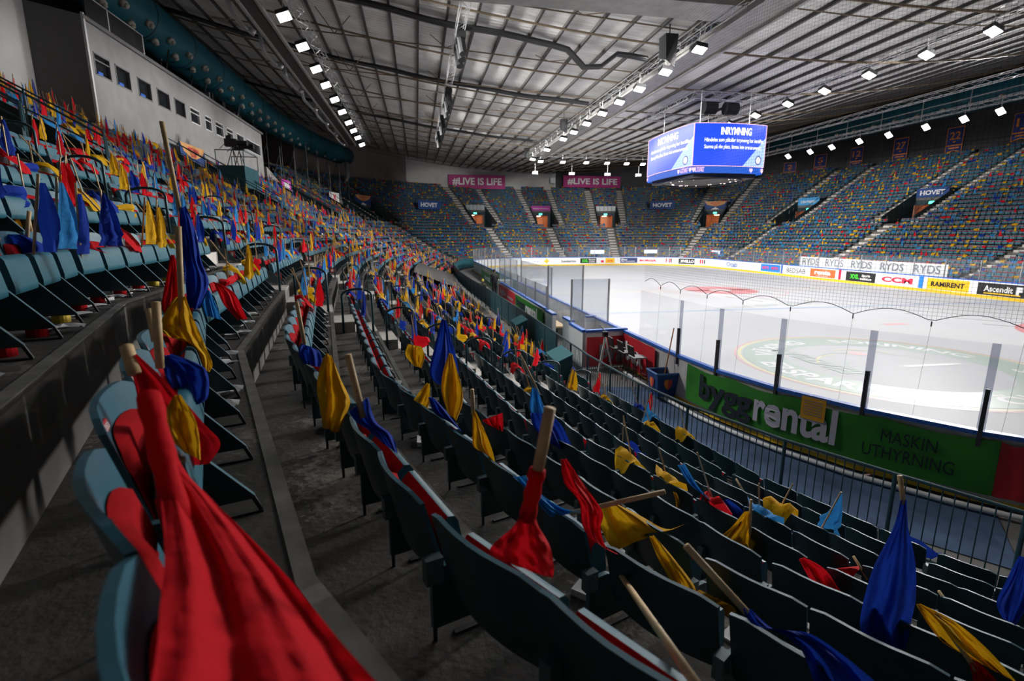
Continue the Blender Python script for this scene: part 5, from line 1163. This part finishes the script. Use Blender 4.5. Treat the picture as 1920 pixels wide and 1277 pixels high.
for c in CHAIRS:
    d, k, i, P, rot, f = c
    left = P[0] < 9 and P[1] < 66
    nf = 0; r = frng.random()
    if left: nf = (2 if r < .12 else (1 if r < .70 else 0)) if d < 11 else (2 if r < .15 else (1 if r < (.82 if d < 25 else .68) else 0))
    else: nf = 1 if r < .48 else 0
    if d < 4.2 or (d < 9.5 and P[0] > -1.0 and k < 9): nf = 0 if (d < 4.2 or frng.random() < .75) else min(nf, 1)
    for q in range(nf):
        ci = frng.choices([0, 1, 2, 3], [.36, .27, .24, .13] if left else [.42, .17, .22, .19])[0]; ki = frng.choice([0, 1, 5, 8, 2, 3, 4, 7, 9, 6] if left else [2, 3, 4, 6, 7, 9, 0, 4]); sc = frng.uniform(.85, 1.15); rr = rot + frng.uniform(-.3, .3)
        if indiv < 300:
            indiv += 1
            root = thing('flag', f"{COLS[ci][0]} flag {WORDS[KINDS[ki]]}, {ordinal(k + 1)} row, {ordinal(i)} seat from near end{'' if q == 0 else ' too'}", 'flag', (P[0], P[1], ZK[k]), 'small flags tucked into the seats'); root.rotation_euler = (0, 0, rr)
            link('flag_cloth', hi_cloth(ki, ci), root); link('stick', HI[ki][2], root)
        else: lowitems.setdefault((ki, ci), []).append((P, ZK[k], rr, sc * (1.12 if left else 1.0)))
for (ki, ci), it in lowitems.items():
    mb = LO[ki]; m0 = list(mb.m); mb.m = [ci if m == 0 else 4 for m in m0]; chunks.append(scatter('', mb, it, None, '', '')); mb.m = m0
merged('flags', chunks, [q[1] for q in COLS] + [M_WOOD], 'countless small yellow, red and blue flags on the farther seats', 'flags', True)

# ================================================================== large flags near the camera
def curtain_r(u, v, k, off=.4):
    """distance in plan to the line of backrests of row k along a pixel's direction"""
    d = ray(u, v)[:2]; d = d / np.linalg.norm(d); best = None
    for f in range(NL):
        a, b = LP(f, DK(k) + off), LP(f + 1, DK(k) + off); e = b - a; den = d[0] * e[1] - d[1] * e[0]
        if abs(den) < 1e-9: continue
        r = (a[0] * e[1] - a[1] * e[0]) / den; s = (a[0] * d[1] - a[1] * d[0]) / den
        if r > .3 and -.001 <= s <= 1.001 and (best is None or r < best): best = r
    return best if best else 5.0
def hero(label, col, rows, k=None, r=None, stick=None, folds=1.6, amp=None, off=.4, wrap=None, srad=.011, seed=0, bump=1.0):
    rnd = random.Random(seed + len(label)); n = len(rows)
    if r is None:
        m = rows[n // 2]; off = .5 if (k <= 8 and off == .4) else off; r = curtain_r((m[0] + m[2]) / 2, (m[1] + m[3]) / 2, k, off)
    rr = r if hasattr(r, '__len__') else [r] * n
    amp = amp if amp is not None else .022 * np.mean(rr) + .01
    rows3 = []
    tt = np.linspace(0, n - 1, (n - 1) * 5 + 1); px = np.array(rows, float)
    for t in tt:
        i = min(int(t), n - 2); q = t - i
        p0, p1, p2, p3 = px[max(i - 1, 0)], px[i], px[i + 1], px[min(i + 2, n - 1)]
        c = .5 * (2 * p1 + (p2 - p0) * q + (2 * p0 - 5 * p1 + 4 * p2 - p3) * q * q + (3 * p1 - p0 - 3 * p2 + p3) * q ** 3)
        R0 = rr[i] * (1 - q) + rr[i + 1] * q
        rows3.append((atr(c[0], c[1], R0), atr(c[2], c[3], R0)))
    mid = np.mean([np.mean(x, axis=0) for x in rows3], axis=0); out = (CAMP - mid); out /= np.linalg.norm(out)
    base = tuple(rows3[-1][0])
    root = thing('flag', label, 'flag', base, 'large flags close to the camera')
    G = cloth_grid(rows3, 22, folds, amp, rnd.uniform(0, 6), out)
    for i in range(len(G)):
        for j in range(len(G[0])): G[i][j] = G[i][j] + out * bump * (amp * .35 * math.sin(i * .55 + j * .35 + seed) + .006 * math.sin(i * 1.3 - j * .9)) + out * .004 * math.sin(j * 2.1 + i * .25)
    mb = MB(); mb.grid(G); kid(mb, 'flag_cloth', dict(COLS)[col], root, True)
    if stick:
        (u0, v0), (u1, v1) = stick[:2]; ra, rb = (stick[2], stick[3]) if len(stick) > 2 else (rr[0], rr[0])
        a, b = atr(u0, v0, ra), atr(u1, v1, rb); mb = MB(); mb.tube(a, b, srad, 12); kid(mb, 'stick', M_WOOD, root, True)
    if wrap:
        (u0, v0), (u1, v1), rw = wrap[:3]; ra, rb = (wrap[3], wrap[4]) if len(wrap) > 3 else (rr[0], rr[0])
        a, b = atr(u0, v0, ra), atr(u1, v1, rb); mb = MB(); pts = [a + (b - a) * i / 8 for i in range(9)]; mb.path(pts, [rw * (1 + .12 * math.sin(i * 2.1)) for i in range(9)], 12); kid(mb, 'wrapped_cloth', dict(COLS)[col], root, True)
    return root
def lone_stick(label, a, b, ra, rb, rad=.011):
    p, q = atr(*a, ra), atr(*b, rb); o = thing('flag_stick', label, 'stick', tuple(q)); mb = MB(); mb.tube(p, q, rad, 12); kid(mb, 'stick', M_WOOD, o, True)
Rk = lambda u, v, k: curtain_r(u, v, k)
hero('huge red flag sweeping down to the bottom edge, nearest of all', 'red', [(270, 748, 292, 745), (281, 830, 340, 870), (297, 900, 398, 935), (306, 980, 468, 1005), (308, 1060, 540, 1082), (300, 1140, 606, 1164), (296, 1210, 655, 1222), (285, 1277, 706, 1280), (270, 1350, 760, 1350)], r=[1.16, 1.08, .98, .86, .75, .66, .59, .54, .50], folds=1.9, amp=.034, bump=.12, wrap=((279, 742), (335, 985), .019, 1.10, .90), stick=((276, 735), (282, 762), 1.13, 1.12), srad=.013)
hero('red flag whose hollow stick end points up left above the first seats', 'red', [(241, 672, 256, 664), (252, 720, 302, 706), (262, 770, 345, 752), (272, 812, 385, 798), (285, 850, 412, 830), (330, 880, 392, 868)], r=[1.62, 1.61, 1.6, 1.59, 1.57, 1.55], folds=1.5, amp=.03, bump=.3, stick=((237, 650), (252, 700), 1.65, 1.6), srad=.016)
hero('yellow flag crumpled beneath the two red flags', 'yellow', [(326, 742, 338, 740), (304, 785, 362, 778), (312, 815, 372, 812), (345, 848, 376, 862)], r=1.45, amp=.03, folds=1.2)
hero('blue flag bunched round the paired bare sticks', 'blue', [(303, 668, 322, 664), (306, 690, 375, 684), (316, 718, 390, 704), (336, 744, 390, 745), (352, 757, 374, 758)], r=2.15, amp=.05, folds=1.4)
hero('yellow flag with torn bottom hanging round a long stick', 'yellow', [(328, 558, 348, 556), (308, 590, 360, 590), (300, 614, 374, 622), (318, 632, 387, 652), (352, 640, 399, 682), (374, 690, 393, 698)], r=3.0, amp=.07, stick=((334, 424), (342, 612)), srad=.014)
hero('tall dark blue flag below the longest stick', 'blue', [(336, 392, 348, 386), (338, 430, 366, 430), (342, 480, 378, 490), (348, 530, 392, 532), (352, 577, 376, 580)], r=4.3, amp=.07, stick=((303, 227), (337, 395), 4.2, 4.3), srad=.015)
hero('red flag behind the torn yellow one', 'red', [(320, 478, 327, 478), (312, 520, 338, 520), (303, 570, 350, 576), (308, 592, 356, 592)], r=3.6, amp=.05)
hero('light blue flag beside the dark blue one', 'light blue', [(384, 540, 393, 545), (378, 562, 405, 570), (386, 592, 416, 600)], r=4.4, amp=.05)
hero('red flag slung down over the tenth row seats', 'red', [(398, 528, 412, 532), (408, 546, 440, 550), (420, 572, 456, 582), (446, 600, 464, 598)], r=5.0, amp=.06)
hero('yellow flag cut by the left picture edge', 'yellow', [(-12, 355, 6, 358), (-18, 390, 30, 396), (8, 432, 48, 441)], k=11, amp=.08, stick=((52, 395), (60, 440)))
hero('dark blue flag lying on the seat tops at the left edge', 'blue', [(-20, 438, 40, 440), (-20, 462, 86, 462), (36, 490, 72, 493)], k=10, amp=.06, stick=((55, 396), (50, 450)))
hero('long red flag slung across three seat backs at the left', 'red', [(76, 404, 112, 400), (82, 440, 134, 430), (128, 448, 164, 458), (150, 462, 205, 476)], k=10, off=.3, amp=.06)
hero('yellow flag hanging to a point between light blue seats', 'yellow', [(137, 357, 150, 362), (150, 386, 185, 392), (172, 430, 212, 441)], k=11, amp=.08)
hero('red kite-shaped flag on the light blue seats', 'red', [(294, 430, 300, 430), (282, 460, 314, 462), (280, 485, 305, 487)], k=10, amp=.05)
hero('yellow flag with frayed hem over the ninth row backs', 'yellow', [(612, 662, 622, 668), (600, 690, 640, 712), (594, 726, 656, 746), (600, 762, 655, 766), (606, 802, 636, 813)], k=8)
hero('blue flag at the foot of a slanting bare stick', 'blue', [(655, 772, 690, 745), (668, 792, 705, 790), (690, 806, 735, 816), (716, 830, 747, 852)], k=8, stick=((652, 665), (681, 782)))
hero('blue flag balled up at the start of the ninth row', 'blue', [(566, 645, 582, 650), (560, 662, 600, 660), (570, 682, 606, 690)], k=8, stick=((556, 566), (571, 645)))
hero('crumpled yellow flag in the eighth row', 'yellow', [(765, 645, 790, 650), (760, 666, 796, 668), (776, 686, 790, 690)], k=7)
hero('tall blue flag upright in the seventh row', 'blue', [(828, 598, 836, 600), (815, 650, 850, 645), (805, 700, 860, 700), (820, 721, 850, 722)], k=6)
hero('tall yellow flag with a wide skirt', 'yellow', [(842, 662, 848, 664), (830, 700, 860, 705), (828, 735, 868, 748), (840, 776, 856, 788)], k=7)
hero('small yellow flag folded to a triangle', 'yellow', [(800, 718, 806, 720), (785, 736, 806, 745), (775, 750, 803, 766)], k=7)
hero('narrow blue flag trailing along the eighth row', 'blue', [(803, 745, 812, 745), (816, 776, 836, 770), (842, 790, 868, 811)], k=7)
hero('yellow flag hanging below a short bare stick', 'yellow', [(886, 772, 892, 772), (886, 810, 908, 805), (888, 838, 922, 841), (910, 850, 928, 866)], k=7, stick=((885, 730), (887, 776)))
hero('small red flag folded over the seventh row backs', 'red', [(904, 788, 942, 774), (914, 796, 944, 800), (934, 806, 942, 809)], k=6)
hero('two-tone blue flag tilted on a long pole', 'light blue', [(997, 727, 1008, 728), (993, 758, 1020, 762), (995, 774, 1030, 776)], k=5, stick=((975, 664), (1012, 740)))
hero('lower dark half of the two-tone blue flag', 'blue', [(994, 774, 1032, 776), (1002, 802, 1056, 802), (1030, 831, 1080, 856)], k=5)
hero('red flag bunched at the foot of a thick wooden stick', 'red', [(984, 955, 1001, 955), (960, 990, 1010, 986), (932, 1014, 1030, 1020), (920, 1035, 1040, 1062), (952, 1056, 1038, 1086)], k=8, stick=((1031, 765), (1008, 885)), wrap=((1008, 880), (988, 975), .018), srad=.0125)
hero('light blue flag with its stick pointing right', 'light blue', [(962, 894, 985, 892), (984, 914, 1012, 924), (1010, 945, 1050, 950), (1032, 970, 1086, 960)], k=7, stick=((1070, 962), (1247, 922)))
hero('red flag standing like a folded kite', 'red', [(1052, 862, 1062, 860), (1058, 905, 1100, 915), (1085, 940, 1130, 960), (1092, 985, 1126, 990), (1110, 1012, 1136, 1025), (1140, 1031, 1158, 1038)], k=7)
hero('wide yellow flag spread between two seat backs', 'yellow', [(1128, 945, 1146, 940), (1124, 975, 1200, 966), (1134, 1008, 1250, 992), (1152, 1032, 1288, 982)], k=6, amp=.07)
hero('yellow flag twisted over the seventh row backs', 'yellow', [(1217, 1006, 1226, 1004), (1235, 1050, 1262, 1045), (1255, 1086, 1300, 1095), (1272, 1136, 1318, 1130), (1312, 1106, 1385, 1142), (1340, 1142, 1386, 1168)], k=6, amp=.05)
lone_stick('bare wooden stick leaning up from the bottom edge', (1165, 1080), (1310, 1290), Rk(1165, 1080, 7), Rk(1290, 1270, 8))
hero('blue flag spilling to the bottom edge from a slanting stick', 'blue', [(1394, 1140, 1408, 1142), (1410, 1170, 1452, 1180), (1460, 1186, 1512, 1186), (1500, 1216, 1572, 1222), (1520, 1262, 1640, 1278), (1530, 1300, 1680, 1320)], k=7, stick=((1286, 1023), (1400, 1148)), amp=.06)
hero('yellow flag gathered at a short upright stick', 'yellow', [(1395, 960, 1409, 957), (1375, 985, 1409, 985), (1348, 1015, 1408, 1022), (1386, 1036, 1426, 1052)], k=4, stick=((1408, 937), (1406, 1000)))
hero('big dark blue flag hanging like a closed umbrella', 'blue', [(1688, 940, 1700, 938), (1675, 990, 1703, 985), (1640, 1060, 1716, 1050), (1620, 1130, 1718, 1120), (1615, 1180, 1709, 1170), (1646, 1212, 1700, 1219)], k=5, amp=.09, stick=((1687, 892), (1694, 945)))
hero('red flag slanting down from its stick', 'red', [(1498, 1048, 1508, 1045), (1512, 1076, 1545, 1066), (1526, 1096, 1570, 1100), (1562, 1116, 1590, 1130)], k=4)
hero('red pennant stretched right of the slanting red flag', 'red', [(1545, 1072, 1550, 1068), (1570, 1082, 1600, 1062), (1585, 1098, 1616, 1062)], k=3)
hero('yellow flag trailing to the bottom right corner', 'yellow', [(1718, 1133, 1726, 1132), (1740, 1170, 1790, 1165), (1770, 1206, 1850, 1216), (1830, 1240, 1906, 1280)], k=5, stick=((1754, 1150), (1832, 1258)))
hero('small red flag end at the bottom right', 'red', [(1816, 1244, 1832, 1240), (1822, 1260, 1856, 1262), (1826, 1290, 1880, 1290)], k=5)
hero('blue flag at the right picture edge', 'blue', [(1910, 1042, 1922, 1045), (1886, 1090, 1930, 1090), (1868, 1130, 1930, 1130), (1880, 1160, 1906, 1172)], k=3)
hero('dark blue flag on the fifth row backs', 'blue', [(1345, 940, 1365, 936), (1340, 960, 1392, 958), (1370, 970, 1385, 978)], k=3)
hero('long light blue flag trailing over the fifth row', 'light blue', [(1270, 872, 1284, 870), (1290, 905, 1310, 912), (1315, 925, 1345, 952)], k=4)
hero('dark red flag hung over the second row back', 'red', [(1404, 932, 1434, 938), (1405, 955, 1436, 962), (1412, 972, 1432, 980)], k=1, stick=((1380, 898), (1402, 935)))
hero('yellow scrap of flag on the fourth row', 'yellow', [(1262, 922, 1268, 924), (1266, 938, 1274, 940), (1268, 950, 1272, 952)], k=4)
lone_stick('bare stick leaning right of the hanging blue flag', (1760, 1108), (1812, 1180), Rk(1760, 1108, 3), Rk(1812, 1180, 3), .010)
lone_stick('stick with yellow head in the third row', (1600, 1043), (1627, 1086), Rk(1600, 1043, 3), Rk(1627, 1086, 3), .010)
lone_stick('first of two bare sticks standing in the tenth row', (292, 566), (300, 690), 2.1, 2.1, .014)
lone_stick('second of two bare sticks standing in the tenth row', (279, 580), (291, 640), 2.2, 2.15, .012)

# ================================================================== hoop rails at the aisles
def hoop(P, t, n, z, label, h=.80, w=.52):
    o = thing('hoop_rail', label, 'handrail', (*P, z), 'hoop handrails in the aisles'); pts = []
    for a in np.linspace(0, math.pi, 9): pts.append((*(P + n * (w / 2 - .5 * w * math.cos(a))), z + h - .12 + .12 * math.sin(a)))
    pts = [(*P, z)] + pts + [(*(P + n * w), z)]; mb = MB(); mb.path(pts, .021, 8); kid(mb, 'hoop', M_RAIL, o, True)
for ai in (0, 1, 2):
    f, q, k0, k1 = AISLES[ai]; t, n = FT(f)
    for k in range(1, 14): hoop(FP(f, q, DK(k)) - t * (.56 if ai else .56) + n * .08, t, n, ZK[k], f"dark hoop rail in the {ordinal(ai + 1)} aisle, {ordinal(k + 1)} row above fence")
for ai in (0, 1):
    f, q, k0, k1 = AISLES[ai]; t, n = FT(f)
    for k in range(1, 11):
        P = FP(f, q, DK(k)) + t * .60 + n * .12; z = ZK[k] + .10; o = thing('row_sign', f"small red row sign on the end seat of {ordinal(k + 1)} row, {ordinal(ai + 1)} aisle", 'sign', (*P, z), 'red row signs at the aisles')
        mb = MB(); mb.obox(P, P + n * .17, .012, z, z + .13); kid(mb, 'plate', M_TAG, o)
        for j in range(2): mb = MB(); p_ = P - t * .008 + n * (.03 + .07 * j); mb.obox(p_, p_ + n * .04, .004, z + .03, z + .10); kid(mb, 'printed_digit', M_WHITE, o)
# sloping stair rails by the exit passage beside the camera
for si, ai in enumerate([i for i, a in enumerate(AISLES) if a[2] == 15][:6]):
    f, q, k0, k1 = AISLES[ai]; t, n = FT(f); kt = min(ktop_at(f), ktop_at(f + 1), 24); s = -.6 if si % 2 else .6
    o = thing('stair_rail', f"dark teal sloping stair rail on the near stand, {ordinal(si + 1)} from the camera", 'handrail', (*FP(f, q, DK(15)), ZK[15]), 'sloping stair rails')
    A, B = FP(f, q, DK(15)) + t * s, FP(f, q, DK(kt)) + t * s
    for h in (.95, .5): mb = MB(); mb.tube((*A, ZK[15] + h), (*B, ZK[kt] + h), .022, 6); kid(mb, 'rail', M_RAIL, o)
    for k in range(15, kt + 1, 2): p = FP(f, q, DK(k)) + t * s; mb = MB(); mb.tube((*p, ZK[k]), (*p, ZK[k] + .95), .022, 6); kid(mb, 'post', M_RAIL, o)

# ================================================================== papers and tape rolls left on the steps
M_RB = mat('roll_blue', (.02, .22, .45), .6); M_RR = M_UPH; M_RY = mat('roll_yellow', (.70, .5, .03), .6)
prng = random.Random(5); npap = 0
for (d, k, i, P, rot, f) in CHAIRS:
    if d > 16 or d < 2.2 or k < 5 or npap >= 110: continue
    c, s = math.cos(rot), math.sin(rot)
    W2 = lambda x, y: (P[0] + x * c - y * s, P[1] + x * s + y * c)
    if prng.random() < .85:
        npap += 1; x, y = prng.uniform(-.12, .12), prng.uniform(-.30, -.20); p = W2(x, y); o = thing('paper_sheaf', f"white paper sheaf under {ordinal(i)} seat of {ordinal(k + 1)} row", 'paper', (*p, ZK[k]), 'paper sheaves under the seats'); o.rotation_euler = (0, 0, rot + prng.uniform(-.5, .5))
        mb = MB(); h = prng.uniform(.01, .045); mb.hexa([(-.08, -.05, .001), (.08, -.05, .001), (.08, .05, .001), (-.08, .05, .001), (-.08, -.05, h), (.08, -.05, h), (.08, .05, h * .7), (-.08, .05, h)]); mb.obj('paper_stack', M_PAPER, o)
        mb = MB(); mb.grid([[(-.06 + .05 * a, .02 + .05 * b, h + .004 + .012 * math.sin(a * 2 + b)) for a in range(4)] for b in range(4)]); mb.obj('loose_sheet', M_PAPER, o)
    if k in (10, 11) and d < 7.5:
        ci = prng.choice([0, 0, 0, 1, 2]); p = W2(.12, -.22); o = thing('tape_roll', f"{['red', 'blue', 'yellow'][ci]} roll standing under {ordinal(i)} seat of {ordinal(k + 1)} row", 'roll', (*p, ZK[k]), 'coloured rolls under the seats')
        mb = MB(); mb.tube((0, 0, 0), (0, 0, .07), .045, 16); mb.obj('roll_body', [M_RR, M_RB, M_RY][ci], o); mb = MB(); mb.tube((0, 0, .069), (0, 0, .0705), .022, 12); mb.obj('roll_core', M_DARK, o)

# tarpaulin over the front seats half way along
mb = MB(); G = []
for k in range(-1, 4):
    row = []
    for y in np.linspace(34.0, 46.5, 9):
        f, q = find_y(y, I_L - 4, I_L + 6); p = FP(f, q, DK(max(k, 0)) + (.6 if k >= 0 else -.2)); row.append((p[0], p[1], (ZK[max(k, 0)] + (.74 if k >= 0 else .5)) + .03 * math.sin(y * 2 + k)))
    G.append(row)
mb.grid(G); mb.obj('tarpaulin', mat('tarpaulin_dark', (.045, .043, .043), .8, var=.2, scale=1), None, True, 'dark tarpaulin covering the front seats half way along', 'tarpaulin')

# ================================================================== television camera platform
c0 = atx(452, 318, -11.0); tv = thing('camera_platform', 'teal television camera platform standing among the upper seats', 'platform', tuple(c0)); X, Y, Z = c0
mb = MB(); mb.box((X - 1.0, Y - 1.3, Z - 1.2), (X + .6, Y + 1.6, Z + .1)); kid(mb, 'platform_box', M_TEAL, tv)
for (dx, dy) in ((-1, -1.3), (.6, -1.3), (.6, 1.6), (-1, 1.6)): mb = MB(); mb.tube((X + dx, Y + dy, Z), (X + dx, Y + dy, Z + 1.0), .03, 6); kid(mb, 'rail_post', M_RAIL, tv)
for (a, b) in (((-1, -1.3), (.6, -1.3)), ((.6, -1.3), (.6, 1.6)), ((.6, 1.6), (-1, 1.6))): mb = MB(); mb.tube((X + a[0], Y + a[1], Z + 1.0), (X + b[0], Y + b[1], Z + 1.0), .03, 6); kid(mb, 'rail', M_RAIL, tv)
for j, yy in enumerate((-.6, .7)):
    o = thing('television_camera', f"black broadcast camera on a tripod, {'nearer' if j == 0 else 'farther'} on the teal platform", 'camera', (X, Y + yy, Z)); 
    for a in (60, 180, 300): mb = MB(); mb.tube((X - .2, Y + yy, Z + 1.25), (X - .2 + .4 * math.cos(R_(a)), Y + yy + .4 * math.sin(R_(a)), Z + .1), .03, 6); kid(mb, 'tripod_leg', M_DARK, o)
    mb = MB(); mb.box((X - .6, Y + yy - .16, Z + 1.3), (X + .1, Y + yy + .16, Z + 1.75)); kid(mb, 'camera_body', M_DARK, o); mb = MB(); mb.tube((X + .1, Y + yy, Z + 1.52), (X + .7, Y + yy, Z + 1.52), .15, 12); kid(mb, 'lens', M_DARK, o); mb = MB(); mb.tube((X - .6, Y + yy, Z + 1.5), (X - 1.0, Y + yy + .2, Z + 1.2), .02, 6); kid(mb, 'pan_handle', M_DARK, o); mb = MB(); mb.box((X - .5, Y + yy - .1, Z + 1.75), (X - .2, Y + yy + .1, Z + 1.95)); kid(mb, 'viewfinder', M_DARK, o)

# ================================================================== two people by the bench
def person(label, loc, rot, joints, radii, edges, skin, clothes, hair_m, head, hat=None):
    me = bpy.data.meshes.new('body'); me.from_pydata(joints, edges, []); o = bpy.data.objects.new('body', me)
    root = thing('person', label, 'person', loc); root.rotation_euler = (0, 0, rot); COL.objects.link(o); o.parent = root
    sm = o.modifiers.new('skin', 'SKIN'); sv = me.skin_vertices[0].data
    for i, r in enumerate(radii): sv[i].radius = (r, r)
    sv[0].use_root = True
    ss = o.modifiers.new('sub', 'SUBSURF'); ss.levels = 1; ss.render_levels = 1; me.materials.append(clothes)
    h = Vector(head); mb = MB(); n_, m_ = 10, 8
    G = [[(h.x + .085 * math.sin(math.pi * i / m_) * math.cos(2 * math.pi * j / n_), h.y + .10 * math.sin(math.pi * i / m_) * math.sin(2 * math.pi * j / n_), h.z + .125 * math.cos(math.pi * i / m_)) for j in range(n_ + 1)] for i in range(m_ + 1)]
    mb.grid(G); mb.tube((h.x, h.y - .09, h.z), (h.x, h.y - .125, h.z - .02), .018, 6); hd = mb.obj('head', skin, root, True)
    for s in (-1, 1): mb = MB(); mb.tube((h.x + s * .035, h.y - .088, h.z + .015), (h.x + s * .035, h.y - .10, h.z + .015), .012, 6); mb.obj('eye', M_DARK, hd); mb = MB(); mb.tube((h.x + s * .08, h.y, h.z), (h.x + s * .10, h.y, h.z), .025, 6); mb.obj('ear', skin, hd)
    mb = MB(); G = [[(h.x + .10 * math.sin(math.pi * .55 * i / 5) * math.cos(2 * math.pi * j / n_), h.y + .015 + .115 * math.sin(math.pi * .55 * i / 5) * math.sin(2 * math.pi * j / n_), h.z + .015 + .135 * math.cos(math.pi * .55 * i / 5)) for j in range(n_ + 1)] for i in range(6)]
    mb.grid(G); mb.obj('hair' if hat is None else 'helmet', hair_m if hat is None else hat, root, True)
    return root
M_SKIN = mat('skin', (.50, .30, .22), .6); M_BLKC = mat('dark_clothes', (.015, .016, .022), .8); M_HAIR = mat('hair_dark', (.05, .03, .02), .7); M_HELM = mat('helmet_yellow', (.75, .62, .05), .4)
ST = [(0, 0, .98), (0, 0, 1.22), (0, 0, 1.42), (0, 0, 1.52), (-.10, 0, .92), (-.11, -.02, .50), (-.11, .03, .08), (-.11, -.12, .04), (.10, 0, .92), (.12, .02, .50), (.13, .05, .08), (.13, -.10, .04), (-.19, 0, 1.40), (-.25, .03, 1.12), (-.22, -.12, .90), (.19, 0, 1.40), (.25, .03, 1.12), (.22, -.12, .90)]
ER = [.13, .15, .15, .06, .10, .07, .05, .045, .10, .07, .05, .045, .075, .05, .04, .075, .05, .04]
EE = [(0, 1), (1, 2), (2, 3), (0, 4), (4, 5), (5, 6), (6, 7), (0, 8), (8, 9), (9, 10), (10, 11), (2, 12), (12, 13), (13, 14), (2, 15), (15, 16), (16, 17)]
p = atz(927, 553, 0); person('person in dark clothes standing by the white scorer cabinet', (p[0], p[1], -.05), R_(200), ST, ER, EE, M_SKIN, M_BLKC, M_HAIR, (0, 0, 1.66))
CR = [(0, 0, .45), (0, -.10, .68), (0, -.22, .86), (0, -.26, .94), (-.10, -.02, .42), (-.14, -.38, .48), (-.14, -.25, .08), (-.14, -.38, .04), (.10, -.02, .42), (.14, -.38, .48), (.14, -.25, .08), (.14, -.38, .04), (-.19, -.20, .84), (-.22, -.35, .62), (-.16, -.48, .52), (.19, -.20, .84), (.22, -.35, .62), (.16, -.48, .52)]
p = atz(902, 556, 0); person('crouching person with yellow helmet in the lane behind the bench', (p[0], p[1], -.05), R_(150), CR, ER, EE, M_SKIN, mat('jacket_black_yellow', (.05, .045, .02), .7, var=.9, scale=9), M_HAIR, (0, -.30, 1.06), M_HELM)
